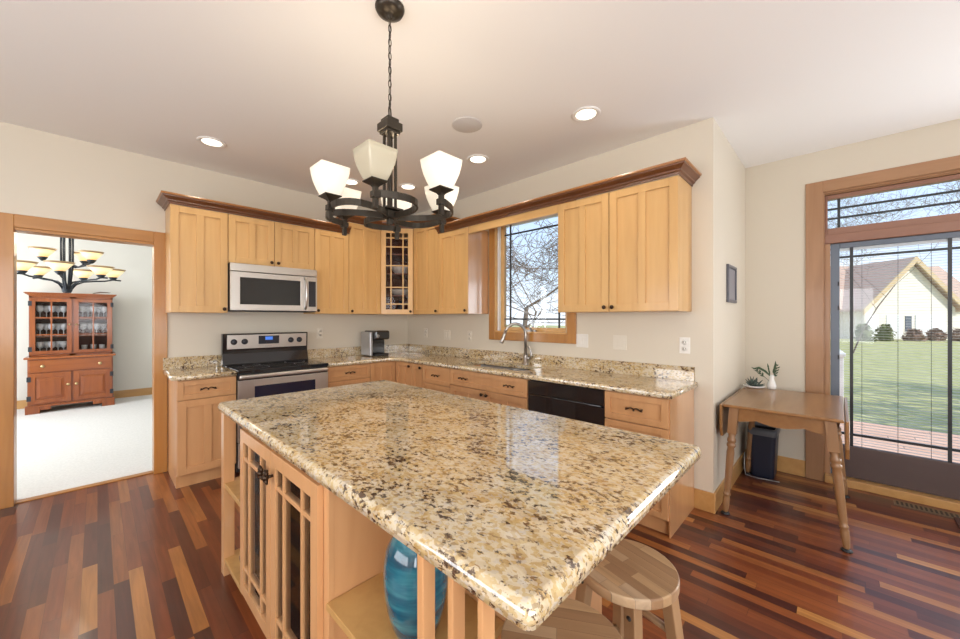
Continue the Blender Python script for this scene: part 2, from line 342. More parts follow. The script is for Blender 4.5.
# ================================================================ mesh helpers
class MB:
    def __init__(self): self.v = []; self.f = []; self.smooth = []
    def add(self, vs, fs, smooth=False):
        b = len(self.v); self.v += [tuple(p) for p in vs]
        for q in fs: self.f.append([b+i for i in q]); self.smooth.append(smooth)
        return self
    def hexa(self, c):
        return self.add(c, [(0,1,3,2),(4,6,7,5),(0,4,5,1),(2,3,7,6),(0,2,6,4),(1,5,7,3)])
    def box(self, x0, x1, y0, y1, z0, z1):
        return self.hexa([(x, y, z) for x in (x0, x1) for y in (y0, y1) for z in (z0, z1)])
    def fbox(self, F, u0, u1, n0, n1, z0, z1):
        return self.hexa([F(u, n, z) for u in (u0, u1) for n in (n0, n1) for z in (z0, z1)])
    def prism(self, poly, z0, z1):
        n = len(poly)
        vs = [(x, y, z0) for x, y in poly] + [(x, y, z1) for x, y in poly]
        return self.add(vs, [list(range(n)), list(range(n, 2*n))] + [(i, (i+1) % n, n+(i+1) % n, n+i) for i in range(n)])
    def loft(self, rings, caps=True, smooth=True, closed=False):
        n = len(rings[0]); vs = [p for r in rings for p in r]; fs = []
        k = len(rings)
        for j in range(k if closed else k-1):
            a, b = j*n, ((j+1) % k)*n
            for i in range(n): fs.append((a+i, a+(i+1) % n, b+(i+1) % n, b+i))
        if caps and not closed: fs += [list(range(n))[::-1], list(range((k-1)*n, k*n))]
        return self.add(vs, fs, smooth)
    def lathe(self, prof, at=(0, 0, 0), seg=20, axis=(0, 0, 1), caps=True):
        q = Vector((0, 0, 1)).rotation_difference(Vector(axis))
        A = Vector(at)
        rings = [[A + q @ Vector((max(r, 1e-4)*math.cos(2*PI*i/seg), max(r, 1e-4)*math.sin(2*PI*i/seg), z)) for i in range(seg)] for r, z in prof]
        return self.loft(rings, caps)
    def tube(self, pts, r, seg=8, caps=True, closed=False):
        P = [Vector(p) for p in pts]; n = len(P)
        rr = r if isinstance(r, (list, tuple)) else [r]*n
        rings = []; up = None
        for i in range(n):
            if closed: d = P[(i+1) % n]-P[i-1]
            else: d = (P[min(i+1, n-1)]-P[max(i-1, 0)])
            d.normalize()
            if up is None:
                up = Vector((0, 0, 1)) if abs(d.z) < .9 else Vector((1, 0, 0))
            s = d.cross(up)
            if s.length < 1e-5: s = d.cross(Vector((0.3, 1, 0.2)))
            s.normalize(); u = s.cross(d); u.normalize(); up = u
            rings.append([P[i] + rr[i]*(math.cos(2*PI*k/seg)*s + math.sin(2*PI*k/seg)*u) for k in range(seg)])
        return self.loft(rings, caps, True, closed)
    def bar(self, pts, w, t):
        """flat strap: width w along z, thickness t in plan"""
        P = [Vector(p) for p in pts]; n = len(P); rings = []
        for i in range(n):
            d = P[min(i+1, n-1)]-P[max(i-1, 0)]; d.z = 0; d.normalize()
            s = Vector((-d.y, d.x, 0))
            rings.append([P[i]+s*t/2+Vector((0, 0, w/2)), P[i]-s*t/2+Vector((0, 0, w/2)), P[i]-s*t/2-Vector((0, 0, w/2)), P[i]+s*t/2-Vector((0, 0, w/2))])
        return self.loft(rings, True, False)
    def beam(self, a, b, w, h=None, w2=None):
        a, b = Vector(a), Vector(b); h = h or w; d = (b-a).normalized()
        up = Vector((0, 0, 1)) if abs(d.z) < .95 else Vector((1, 0, 0))
        s = d.cross(up).normalized(); u = s.cross(d)
        k = (w2/w) if w2 else 1
        R = lambda p, f: [p+s*w/2*f+u*h/2*f, p-s*w/2*f+u*h/2*f, p-s*w/2*f-u*h/2*f, p+s*w/2*f-u*h/2*f]
        return self.loft([R(a, 1), R(b, k)], True, False)
    def sphere(self, c, r, seg=12, rings=8, sc=(1, 1, 1)):
        pr = [(math.sin(PI*j/rings), -math.cos(PI*j/rings)) for j in range(rings+1)]
        return self.loft([[(c[0]+sc[0]*r*max(q, 1e-3)*math.cos(2*PI*i/seg), c[1]+sc[1]*r*max(q, 1e-3)*math.sin(2*PI*i/seg), c[2]+sc[2]*r*z) for i in range(seg)] for q, z in pr])
    def build(self, name, m, parent=None, bevel=0.0, seg=2):
        me = bpy.data.meshes.new(name)
        off = parent_loc(parent) if parent else Vector((0, 0, 0))
        me.from_pydata([tuple(Vector(p)-off) for p in self.v], [], self.f)
        bm = bmesh.new(); bm.from_mesh(me)
        for i, fc in enumerate(bm.faces): fc.smooth = self.smooth[i]
        bmesh.ops.recalc_face_normals(bm, faces=bm.faces)
        bm.to_mesh(me); bm.free()
        o = bpy.data.objects.new(name, me)
        C.collection.objects.link(o)
        me.materials.append(M[m] if isinstance(m, str) else m)
        if parent: o.parent = parent
        if bevel:
            b = o.modifiers.new('bevel', 'BEVEL'); b.width = bevel; b.segments = seg; b.limit_method = 'ANGLE'; b.angle_limit = 0.7
        return o

def parent_loc(p):
    l = Vector((0, 0, 0))
    while p is not None:
        l += Vector(p.location); p = p.parent
    return l

def tag(o, label, cat, group=None, kind=None):
    o['label'] = label; o['category'] = cat
    if group: o['group'] = group
    if kind: o['kind'] = kind
    return o
def thing(name, label, cat, loc, group=None):
    o = bpy.data.objects.new(name, None)
    o.empty_display_size = 0.05
    C.collection.objects.link(o); o.location = loc
    return tag(o, label, cat, group)
def struct(o, label=None, cat=None):
    o['kind'] = 'structure'
    if label: o['label'] = label
    if cat: o['category'] = cat
    return o
def copy_tree(o, parent=None):
    c = o.copy(); C.collection.objects.link(c)
    if parent: c.parent = parent
    for ch in list(o.children): copy_tree(ch, c)
    return c

YA, XB, XC, YE, HC = 4.3426, 3.0246, 4.267, 0.640, 2.792
YD = 8.9
FA = lambda u, n, z: (u, YA-n, z)
FB = lambda u, n, z: (XB-n, u, z)
FC = lambda u, n, z: (XC-n, u, z)
def Fdiag(P0, P1):
    a, b = Vector(P0), Vector(P1); d = (b-a).normalized(); nn = Vector((-d.y, d.x))
    if nn.dot(Vector((-a.x, -a.y))) < 0: nn = -nn
    return (lambda u, n, z: (a.x+d.x*u+nn.x*n, a.y+d.y*u+nn.y*n, z)), (b-a).length

# ================================================================ room shell
struct(MB().box(-2.6, 4.45, -2.6, 4.44, -0.1, 0).build('floor', 'floor'), 'dark red cherry strip floor of mixed brown planks', 'floor')
struct(MB().box(-2.6, 3.4, 4.44, YD, -0.1, 0.004).build('floor_dining', 'carpet'), 'white carpet of the dining room beyond the doorway', 'carpet')
struct(MB().box(-2.75, 4.47, -2.75, 4.44, HC, HC+.1).build('ceiling', 'ceiling'), 'smooth white kitchen ceiling', 'ceiling')
struct(MB().box(-2.75, 3.55, 4.44, YD+.1, 3.0, 3.1).build('ceiling_dining', 'ceiling'), 'dining room ceiling beyond the doorway', 'ceiling')
m = MB(); w0, w1 = YA, YA+.12
m.box(-2.75, -0.43, w0, w1, 0, 3.0); m.box(0.35, XB+.15, w0, w1, 0, 3.0); m.box(-0.43, 0.35, w0, w1, 2.045, 3.0)
struct(m.build('wall_north', 'wall'), 'beige wall behind the range with the dining doorway', 'wall')
# wall with the sink window (opening Y 1.80..2.68, Z 1.235..2.42)
WY0, WY1, WZ0, WZ1 = 1.80, 2.70, 1.225, 2.42
m = MB()
m.box(XB, XB+.16, YE, WY0, 0, HC); m.box(XB, XB+.16, WY1, YA+.12, 0, HC)
m.box(XB, XB+.16, WY0, WY1, 0, WZ0); m.box(XB, XB+.16, WY0, WY1, WZ1, HC)
struct(m.build('wall_east', 'wall'), 'beige wall behind the sink counter', 'wall')
struct(MB().box(XB+.16, XC+.16, YE, YE+.15, 0, HC).build('wall_return', 'wall'), 'short pale wall between sink wall and patio wall', 'wall')
# wall with the patio door (opening Y 0.10..-1.9, Z 0..2.43)
DY1, DY0, DZ = 0.105, -1.86, 2.44
m = MB()
m.box(XC, XC+.16, DY1, YE, 0, HC); m.box(XC, XC+.16, -2.75, DY0, 0, HC); m.box(XC, XC+.16, DY0, DY1, DZ, HC)
struct(m.build('wall_patio', 'wall'), 'beige wall around the patio door', 'wall')
struct(MB().box(-2.75, XC, -2.75, -2.6, 0, HC).build('wall_south', 'wall'))
struct(MB().box(-2.75, -2.6, -2.6, YA, 0, HC).build('wall_west', 'wall'))
struct(MB().box(-2.75, 3.55, YD, YD+.1, 0, 3.0).build('wall_dining_back', 'dining_wall'), 'white dining room wall behind the hutch', 'wall')
struct(MB().box(-2.75, -2.6, YA+.12, YD, 0, 3.0).build('wall_dining_west', 'dining_wall'))
struct(MB().box(3.4, 3.55, YA+.12, YD, 0, 3.0).build('wall_dining_east', 'dining_wall'))

# doorway casing
m = MB()
m.box(-0.52, -0.425, YA-.02, YA, 0, 2.135); m.box(0.345, 0.437, YA-.02, YA, 0, 2.135); 
m.box(-0.445, -0.425, YA-.012, w1+.01, 0, 2.04); m.box(0.345, 0.365, YA-.012, w1+.01, 0, 2.04)
cs = struct(m.build('trim_1', 'casing', bevel=.003), 'stained wood casing around the dining room doorway', 'doorway casing')
m = MB(); m.box(-0.425, 0.345, YA-.02, YA, 2.04, 2.135); m.box(-0.425, 0.345, YA-.012, w1+.01, 2.02, 2.04)
o = m.build('casing_head', 'casing_h', bevel=.003); o.parent = cs
struct(MB().box(-0.425, 0.345, YA+.02, YA+.085, 0, 0.010).build('trim_2', 'casing_h', bevel=.004), 'wood threshold strip where the carpet begins', 'threshold')
# baseboards
struct(MB().box(-2.6, 3.4, YD-.014, YD, 0, 0.13).build('baseboard_dining', 'baseboard', bevel=.003), 'light wood baseboard behind the hutch', 'baseboard')
struct(MB().box(XB-.013, XB, YE-.013, 0.76, 0, 0.14).build('baseboard_east', 'baseboard', bevel=.003), 'short baseboard beside the end of the sink counter', 'baseboard')
struct(MB().box(XB, XC, YE-.013, YE, 0, 0.14).build('baseboard_return', 'baseboard', bevel=.003), 'baseboard on the short wall behind the drop leaf table', 'baseboard')
struct(MB().box(XC-.013, XC, 0.212, YE-.013, 0, 0.14).build('baseboard_patio', 'baseboard', bevel=.003), 'baseboard behind the dark bin', 'baseboard')
struct(MB().box(-2.6, -0.52, YA-.013, YA, 0, 0.14).build('baseboard_north', 'baseboard', bevel=.003))

# ================================================================ cabinet parts
def shaker(F, u0, u1, z0, z1, n0, mull=True, st=.057, t=.019):
    m = MB()
    n1 = n0+t
    m.fbox(F, u0, u0+st, n0, n1, z0, z1); m.fbox(F, u1-st, u1, n0, n1, z0, z1)
    m.fbox(F, u0+st, u1-st, n0, n1, z0, z0+st); m.fbox(F, u0+st, u1-st, n0, n1, z1-st, z1)
    if mull:
        c = (u0+u1)/2; m.fbox(F, c-.027, c+.027, n0, n1, z0+st, z1-st)
    m.fbox(F, u0+st*.8, u1-st*.8, n0, n1-.013, z0+st*.8, z1-st*.8)
    return m
def axis_of(F): return Vector(F(0, 1, 0))-Vector(F(0, 0, 0))
def knob(F, u, n, z, parent):
    MB().lathe([(.005, 0), (.005, .012), (.014, .016), (.016, .022), (.012, .028), (.002, .030)], F(u, n, z), 12, axis_of(F)).build('knob', 'knob', parent)
def pull(F, u, n, z, parent, w=.115):
    m = MB()
    pts = []
    for i in range(17):
        t = i/16; x = (t-.5)*w
        pts.append(F(u+x, n+.024+.004*math.sin(t*PI), z+.010*math.sin((t-.5)*3*PI*1.02)*(-1 if t < .5 else 1)*.8))
    m.tube(pts, [.0032+.0022*abs(math.sin(i/16*2*PI)) for i in range(17)], 6)
    for s in (-.42, .42):
        m.tube([F(u+s*w, n, z), F(u+s*w, n+.024, z)], .0045, 6)
        m.sphere(F(u+s*w, n+.024, z), .007, 8, 6)
    m.sphere(F(u, n+.026, z-.006), .0075, 8, 6)
    m.build('handle', 'knob', parent)

def upper(F, u0, u1, z0, z1, doors, label, depth=.32, m='maple', side_n=None):
    t = thing('upper_cabinet', label, 'cabinet', F((u0+u1)/2, depth/2, z0), 'maple wall cabinets')
    MB().fbox(F, u0+.001, u1-.001, .002, depth-.020, z0, z1).build('body', m, t, .001)
    for (a, b, kn) in doors:
        d = shaker(F, a+.002, b-.002, z0+.003, z1-.004, depth-.019).build('door', m, t, .0018)
        if kn is not None:
            knob(F, a+.03 if kn == 'a' else b-.03, depth, z0+.035, d)
    return t
UZ0, UZ1 = 1.422, 2.335
upper(FA, .422, .832, UZ0, UZ1, [(.422, .832, 'b')], 'wide maple wall cabinet beside the dining room doorway')
upper(FA, .834, 1.615, 1.885, UZ1, [(.834, 1.223, 'b'), (1.223, 1.615, 'a')], 'short two-door maple cabinet above the microwave')
upper(FA, 1.617, 1.998, UZ0, UZ1, [(1.617, 1.998, 'a')], 'tall maple wall cabinet just right of the microwave')
UZT = 2.475
upper(FA, 2.0, 2.409, UZ0, UZT, [(2.0, 2.409, 'a')], 'tall maple wall cabinet touching the glass corner cabinet on its left')
upper(FB, 3.285, 3.765, UZ0, UZT, [(3.285, 3.765, 'a')], 'tall maple wall cabinet touching the glass corner cabinet on its right')
upper(FB, 2.80, 3.283, UZ0, UZ1, [(2.80, 3.283, 'a')], 'maple wall cabinet on the left side of the sink window')
u_left = [o for o in C.objects if o.get('label', '').startswith('maple wall cabinet on the left side')][0]
MB().fbox(FB, 2.794, 2.800, .012, .318, UZ0, UZ1).build('side_panel', 'maple_end', u_left)
upper(FB, 1.260, 1.708, UZ0, UZ1, [(1.260, 1.708, 'a')], 'maple wall cabinet on the right side of the sink window')
upper(FB, .775, 1.258, UZ0, UZ1, [(.775, 1.258, 'b')], 'end maple wall cabinet at the free end of the sink wall')

# glass corner cabinet
P0, P1 = (2.411, YA-.32), (XB-.32, 3.767)
FD, LD = Fdiag(P0, P1)
t = thing('corner_cabinet', 'corner wall cabinet with a gridded glass door showing dishes', 'cabinet', (2.78, 4.1, UZ0), 'maple wall cabinets')
pent = [(2.412, YA-.002), (2.412, YA-.315), (XB-.315, 3.768), (XB-.002, 3.768), (XB-.002, YA-.002)]
m = MB(); m.prism(pent, UZ0, UZ0+.018); m.prism(pent, UZT-.018, UZT)
m.box(2.412, 2.428, YA-.315, YA-.002, UZ0, UZT); m.box(XB-.315, XB-.002, 3.768, 3.784, UZ0, UZT)
m.build('body', 'maple', t)
m = MB(); m.box(2.428, XB-.012, YA-.012, YA-.004, UZ0+.018, UZT-.018); m.box(XB-.012, XB-.004, 3.784, YA-.004, UZ0+.018, UZT-.018)
m.box(2.428, 2.432, YA-.30, YA-.012, UZ0+.018, UZT-.018); m.box(XB-.30, XB-.012, 3.784, 3.788, UZ0+.018, UZT-.018)
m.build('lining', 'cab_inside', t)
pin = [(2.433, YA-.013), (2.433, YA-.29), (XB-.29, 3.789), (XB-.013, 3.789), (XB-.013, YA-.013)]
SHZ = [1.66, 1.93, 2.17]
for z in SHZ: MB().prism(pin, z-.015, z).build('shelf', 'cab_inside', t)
def glass_door(F, u0, u1, z0, z1, n0, cols, rows, parent, m='maple', st=.057, t=.019, mw=.014, name='door', pane='cab_pane'):
    b = MB(); n1 = n0+t
    b.fbox(F, u0, u0+st, n0, n1, z0, z1); b.fbox(F, u1-st, u1, n0, n1, z0, z1)
    b.fbox(F, u0+st, u1-st, n0, n1, z0, z0+st); b.fbox(F, u0+st, u1-st, n0, n1, z1-st, z1)
    a0, a1, c0, c1 = u0+st, u1-st, z0+st, z1-st
    for f in cols: b.fbox(F, a0+f*(a1-a0)-mw/2, a0+f*(a1-a0)+mw/2, n0+.004, n1-.002, c0, c1)
    for f in rows: b.fbox(F, a0, a1, n0+.004, n1-.003, c1-f*(c1-c0)-mw/2, c1-f*(c1-c0)+mw/2)
    d = b.build(name, m, parent, .0012)
    MB().fbox(F, a0-.004, a1+.004, n0+.006, n0+.009, c0-.004, c1+.004).build('pane', pane, d)
    return d
d = glass_door(FD, .004, LD-.004, UZ0+.003, UZT-.004, -.002, (.23, .77), (.064, .18, .427, .71, .93), t)
knob(FD, LD-.03, .017, UZ0+.035, d)
FDs = Fdiag(P0, P1)[0]
def bowl(loc, r, h, label, group=None):
    o = MB().lathe([(r*.45, 0), (r*.5, .004), (r*.8, h*.45), (r, h), (r*.94, h), (r*.7, h*.4), (r*.2, h*.15)], loc, 24).build('serving_bowl', 'bowl_cream')
    return tag(o, label, 'bowl', 'bowls in the glass corner cabinet')
c = FD(LD*.55, -.20, 0)
bowl((c[0], c[1], SHZ[1]), .125, .10, 'cream bowl on the upper lit shelf behind the corner cabinet glass')
bowl((c[0], c[1], SHZ[0]), .14, .075, 'cream bowl on the lower shelf behind the corner cabinet glass')
o = MB().lathe([(.04, 0), (.045, .05), (.04, .11), (.025, .14), (.03, .16)], (c[0], c[1], UZ0+.018), 16).build('pitcher', 'navy')
tag(o, 'dark small pitcher on the cabinet floor behind the corner glass', 'pitcher')

# valance over the window, crown along the whole run
tag(MB().fbox(FB, 1.710, 2.792, .292, .318, 2.262, UZ1).build('valance_board', wood('maple_along', (0.68, 0.415, 0.165), (0.59, 0.335, 0.120), 1, 1, .34, .3, .05), None, .0015),
    'maple valance board bridging the cabinets over the sink window', 'valance')
prof = [(.0, 2.335), (.006, 2.335), (.010, 2.350), (.022, 2.356), (.024, 2.366), (.045, 2.384), (.052, 2.388), (.054, 2.398), (.062, 2.402), (.062, 2.412), (.0, 2.412)]
def sweep_profile(path, prof, side):
    pts = [Vector(p) for p in path]; k = len(pts)
    ns = []
    for i in range(k-1):
        d = (pts[i+1]-pts[i]).normalized(); ns.append(Vector((d.y, -d.x))*side)
    rings = []
    for i in range(k):
        if i == 0: mv = ns[0]
        elif i == k-1: mv = ns[-1]
        else:
            mv = ns[i-1]+ns[i]; mv = mv/mv.length; mv = mv/mv.dot(ns[i])
        rings.append([(pts[i].x+mv.x*o, pts[i].y+mv.y*o, z) for o, z in prof])
    return MB().loft(rings, True, False)
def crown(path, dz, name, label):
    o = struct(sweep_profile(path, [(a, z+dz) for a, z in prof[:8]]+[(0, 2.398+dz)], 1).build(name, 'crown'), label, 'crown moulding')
    sweep_profile(path, [(0, 2.398+dz), (.054, 2.398+dz), (.062, 2.401+dz), (.064, 2.407+dz), (.062, 2.414+dz), (0, 2.414+dz)], 1).build('cap', 'crown_cap', o)  # cap strip in a lighter tone than the moulding below it
crown([(.422, YA), (.422, YA-.32), (2.0, YA-.32)], 0, 'trim_3', 'dark crown moulding over the microwave wall cabinets')
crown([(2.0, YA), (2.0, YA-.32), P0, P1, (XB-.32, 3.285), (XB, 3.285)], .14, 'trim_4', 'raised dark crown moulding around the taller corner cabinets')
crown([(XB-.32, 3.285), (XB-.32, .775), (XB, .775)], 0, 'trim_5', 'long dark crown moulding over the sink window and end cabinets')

# ================================================================ base cabinets
BN = .56            # front of the doors from the wall
def base_body(F, u0, u1, t, ends=''):
    MB().fbox(F, u0, u1, .002, BN-.02, .10, .874).build('body', 'maple_base', t, .001)
    MB().fbox(F, u0, u1, .002, BN-.055, 0, .10).build('toe_kick', 'maple_base', t)
def drawer_front(F, u0, u1, z0, z1, t, nh=1, st=.04):
    d = shaker(F, u0+.002, u1-.002, z0, z1, BN-.019, False, st).build('drawer', 'maple_base', t, .0018)
    for i in range(nh):
        pull(F, u0+(u1-u0)*((i+.5)/nh if nh == 1 else (.2 if i == 0 else .8)), BN-.009, (z0+z1)/2, d)
    return d
def door_front(F, u0, u1, z0, z1, t, kn=None, mull=True):
    d = shaker(F, u0+.002, u1-.002, z0, z1, BN-.019, mull).build('door', 'maple_base', t, .0018)
    if kn: knob(F, u0+.03 if kn == 'a' else u1-.03, BN, z1-.035, d)
    return d
def base(F, u0, u1, label): return thing('base_cabinet', label, 'cabinet', F((u0+u1)/2, .28, 0), 'maple base cabinets')
t = base(FA, .44, .845, 'narrow maple base cabinet beside the dining doorway, left of the range')
base_body(FA, .44, .845, t); drawer_front(FA, .44, .845, .715, .866, t); door_front(FA, .44, .845, .112, .708, t)
t = base(FA, 1.65, 2.13, 'maple drawer cabinet right of the range under the coffee maker')
base_body(FA, 1.65, 2.13, t)
for z0, z1 in ((.715, .866), (.425, .708), (.112, .418)): drawer_front(FA, 1.65, 2.13, z0, z1, t)
# inside corner
t = base(FA, 2.132, XB-.002, 'corner maple base cabinet with folding doors in the angle of the counter')
m = MB(); m.prism([(2.132, YA-.002), (2.132, YA-BN+.02), (XB-BN+.02, YA-BN+.02), (XB-BN+.02, 3.47), (XB-.002, 3.47), (XB-.002, YA-.002)], .10, .874)
m.build('body', 'maple_base', t)
m = MB(); m.prism([(2.132, YA-.002), (2.132, YA-BN+.055), (XB-BN+.055, YA-BN+.055), (XB-BN+.055, 3.47), (XB-.002, 3.47), (XB-.002, YA-.002)], 0, .10)
m.build('toe_kick', 'maple_base', t)
d = shaker(FA, 2.134, XB-BN-.004, .112, .866, BN-.019, True, .05).build('door', 'maple_base', t, .0018)
d = shaker(FB, 3.472, YA-BN-.002, .112, .866, BN-.019, True, .05).build('door', 'maple_base', t, .0018)
knob(FB, 3.50, BN, .83, d)
t = base(FB, 3.262, 3.468, 'slim single-door maple base cabinet next to the folding corner doors')
base_body(FB, 3.262, 3.468, t); door_front(FB, 3.262, 3.468, .112, .866, t, 'a', False)
t = base(FB, 2.812, 3.26, 'maple bank of small drawers left of the sink cabinet')
base_body(FB, 2.812, 3.26, t)
for k in range(4): drawer_front(FB, 2.812, 3.26, .866-.19*(k+1)+.007, .866-.19*k, t)
t = base(FB, 1.848, 2.81, 'wide maple sink cabinet with false drawer front carrying two handles')
m = MB(); F = FB
m.fbox(F, 1.848, 2.81, .002, BN-.02, .10, .66); m.fbox(F, 1.848, 1.868, .002, BN-.02, .66, .874); m.fbox(F, 2.79, 2.81, .002, BN-.02, .66, .874); m.fbox(F, 1.868, 2.79, BN-.04, BN-.02, .66, .874)
m.build('body', 'maple_base', t); MB().fbox(F, 1.848, 2.81, .002, BN-.055, 0, .10).build('toe_kick', 'maple_base', t)
drawer_front(FB, 1.848, 2.81, .715, .866, t, 2)
door_front(FB, 1.848, 2.329, .112, .708, t, 'b'); door_front(FB, 2.329, 2.81, .112, .708, t, 'a')
t = base(FB, .763, 1.18, 'maple four-drawer cabinet at the open end of the sink counter')
base_body(FB, .763, 1.18, t)
for k in range(4): drawer_front(FB, .763, 1.18, .866-.19*(k+1)+.007, .866-.19*k, t)
MB().fbox(FB, .757, .763, .014, BN-.018, 0, .874).build('end_panel', 'maple_end', t)

# dishwasher
t = thing('dishwasher', 'black built-in dishwasher between sink cabinet and end drawers', 'dishwasher', (XB-.3, 1.51, 0))
MB().fbox(FB, 1.184, 1.844, .01, BN-.03, .02, .868).build('body', 'black_matte', t)
m = MB(); m.fbox(FB, 1.186, 1.842, BN-.03, BN-.004, .11, .745)
d = m.build('door', 'black', t, .003)
m = MB(); m.fbox(FB, 1.186, 1.842, BN-.03, BN-.002, .75, .864); m.build('control_panel', 'black', t, .003)
m = MB(); m.tube([FB(1.20, BN+.006, .752), FB(1.83, BN+.006, .752)], .007, 8); m.build('handle', 'black', t)
MB().fbox(FB, 1.186, 1.842, .01, BN-.06, 0, .105).build('toe_panel', 'black_matte', t)

# ================================================================ granite
def offset_poly(P, d):
    """inset a CCW polygon by d"""
    n = len(P); out = []
    for i in range(n):
        a, b, c = Vector(P[i-1]), Vector(P[i]), Vector(P[(i+1) % n])
        e1 = (b-a).normalized(); e2 = (c-b).normalized()
        n1 = Vector((-e1.y, e1.x)); n2 = Vector((-e2.y, e2.x))
        mv = (n1+n2); mv = mv/mv.length; mv = mv/mv.dot(n1)
        out.append((b.x+mv.x*d, b.y+mv.y*d))
    return out
def slab(P, z0, z1, prof, holes=()):
    """prof: list of (inset, z fraction from bottom) from bottom ring to top ring"""
    bm = bmesh.new()
    rings = []
    for ins, z in prof:
        rings.append([bm.verts.new((x, y, z)) for x, y in offset_poly(P, ins)])
    n = len(P)
    for a, b in zip(rings, rings[1:]):
        for i in range(n):
            f = bm.faces.new((a[i], a[(i+1) % n], b[(i+1) % n], b[i])); f.smooth = True
    for ring, z, up in ((rings[0], prof[0][1], False), (rings[-1], prof[-1][1], True)):
        edges = []
        for i in range(n):
            edges.append(bm.edges.get((ring[i], ring[(i+1) % n])))
        for H in holes:
            hv = [bm.verts.new((x, y, z)) for x, y in H]
            edges += [bm.edges.new((hv[i], hv[(i+1) % len(hv)])) for i in range(len(hv))]
        bmesh.ops.triangle_fill(bm, edges=edges, use_beauty=True)
    for H in holes:
        bm.verts.ensure_lookup_table()
        lo = [min(bm.verts, key=lambda v: (v.co-Vector((x, y, prof[0][1]))).length) for x, y in H]
        hi = [min(bm.verts, key=lambda v: (v.co-Vector((x, y, prof[-1][1]))).length) for x, y in H]
        k = len(H)
        for i in range(k): bm.faces.new((lo[i], lo[(i+1) % k], hi[(i+1) % k], hi[i]))
    bmesh.ops.recalc_face_normals(bm, faces=bm.faces)
    return bm
def bm_obj(name, bm, m, parent=None):
    me = bpy.data.meshes.new(name)
    if parent: bmesh.ops.translate(bm, vec=-parent_loc(parent), verts=bm.verts)
    bm.to_mesh(me); bm.free()
    o = bpy.data.objects.new(name, me); C.collection.objects.link(o); me.materials.append(M[m])
    if parent: o.parent = parent
    return o
def edge_prof(z0, z1, r=.016):
    out = [(.004, z0), (0, z0+.004)]
    for i in range(6):
        a = i/5*PI/2
        out.append((r*(1-math.cos(a)), z1-r+r*math.sin(a)))
    return out
CT0, CT1 = .876, .914
CF = .585
# piece left of the range
P = [(.405, YA-.002), (.405, YA-CF+.05), (.455, YA-CF), (.842, YA-CF), (.842, YA-.002)]
lw = bm_obj('granite_worktop', slab(P, CT0, CT1, edge_prof(CT0, CT1)), 'granite')
tag(lw, 'short granite worktop left of the range beside the doorway', 'countertop')
P = [(1.648, YA-.002), (1.648, YA-CF), (2.36, YA-CF), (XB-CF, 3.66), (XB-CF, .735), (XB-.002, .735), (XB-.002, YA-.002)]
SX0, SX1, SY0, SY1, SM = 2.545, 2.905, 1.985, 2.80, 2.36
def rrect(x0, x1, y0, y1, r, k=4):
    out = []
    for cx, cy, a0 in ((x1-r, y1-r, 0), (x0+r, y1-r, PI/2), (x0+r, y0+r, PI), (x1-r, y0+r, 3*PI/2)):
        for i in range(k+1): out.append((cx+r*math.cos(a0+i/k*PI/2), cy+r*math.sin(a0+i/k*PI/2)))
    return out
hole = rrect(SX0, SX1, SY0, SY1, .05)
rw = bm_obj('granite_worktop', slab(P, CT0, CT1, edge_prof(CT0, CT1), [hole]), 'granite')
tag(rw, 'long L-shaped granite worktop from the range past the sink', 'countertop')
MB().box(.405, .842, YA-.022, YA-.002, CT1, CT1+.105).build('backsplash', 'granite', lw, .002)
m = MB(); m.box(1.648, XB-.022, YA-.022, YA-.002, CT1, CT1+.105); m.box(XB-.022, XB-.002, .755, YA-.022, CT1, CT1+.105)
m.build('backsplash', 'granite', rw, .002)

# sink
t = thing('kitchen_sink', 'undermount double bowl steel sink below the window', 'sink', ((SX0+SX1)/2, SM, .70))
for y0, y1 in ((SY0-.004, SM-.014), (SM+.014, SY1+.004)):
    rings = []
    for ins, z in ((-.012, CT0-.002), (0, CT0-.002), (.006, CT0-.03), (.010, .76), (.03, .725), (.10, .718)):
        q = rrect(SX0-.004+ins, SX1+.004-ins, y0+ins, y1-ins, max(.05-ins, .01))
        rings.append([(x, y, z) for x, y in q])
    MB().loft(rings[::-1], False, True).build('bowl', 'steel_sink', t)
for y in ((SY0+SM)/2, (SY1+SM)/2):
    MB().lathe([(.0, .719), (.04, .720), (.042, .724), (.03, .722)], ((SX0+SX1)/2, y, 0), 16).build('drain', 'steel', t)
MB().box(SX0, SX1, SM-.016, SM+.016, .72, CT0-.012).build('divider', 'steel_sink', t, .006)
# faucet
fx_, fy_ = 2.955, 2.235
t = thing('kitchen_faucet', 'brushed nickel gooseneck faucet behind the sink', 'faucet', (fx_, fy_, CT1))
MB().lathe([(.030, 0), (.030, .008), (.024, .012), (.023, .09), (.019, .10)], (fx_, fy_, CT1), 20).build('base', 'nickel', t)
dv = Vector((-.80, .60, 0)).normalized()
pts = [Vector((fx_, fy_, CT1+.09)), Vector((fx_, fy_, CT1+.29))]
R = .105
for i in range(1, 13):
    a = i/12*PI*.93
    pts.append(Vector((fx_, fy_, CT1+.30))+dv*(R-R*math.cos(a))+Vector((0, 0, R*math.sin(a))))
MB().tube(pts, .0145, 12).build('spout', 'nickel', t)
e = pts[-1]; dd = (pts[-1]-pts[-2]).normalized()
MB().tube([e-dd*.01, e+dd*.02, e+dd*.06, e+dd*.11, e+dd*.115], [.013, .016, .018, .022, .018], 14).build('spray_head', 'nickel', t)
hs = Vector((.25, -.95, 0)).normalized()
p = Vector((fx_, fy_, CT1+.065))
MB().tube([p, p+hs*.045], .013, 12).tube([p+hs*.045, p+hs*.06+Vector((0, 0, .03)), p+hs*.05+Vector((0, 0, .085)), p+hs*.02+Vector((0, 0, .12))], [.012, .009, .008, .007], 10).build('lever', 'nickel', t)

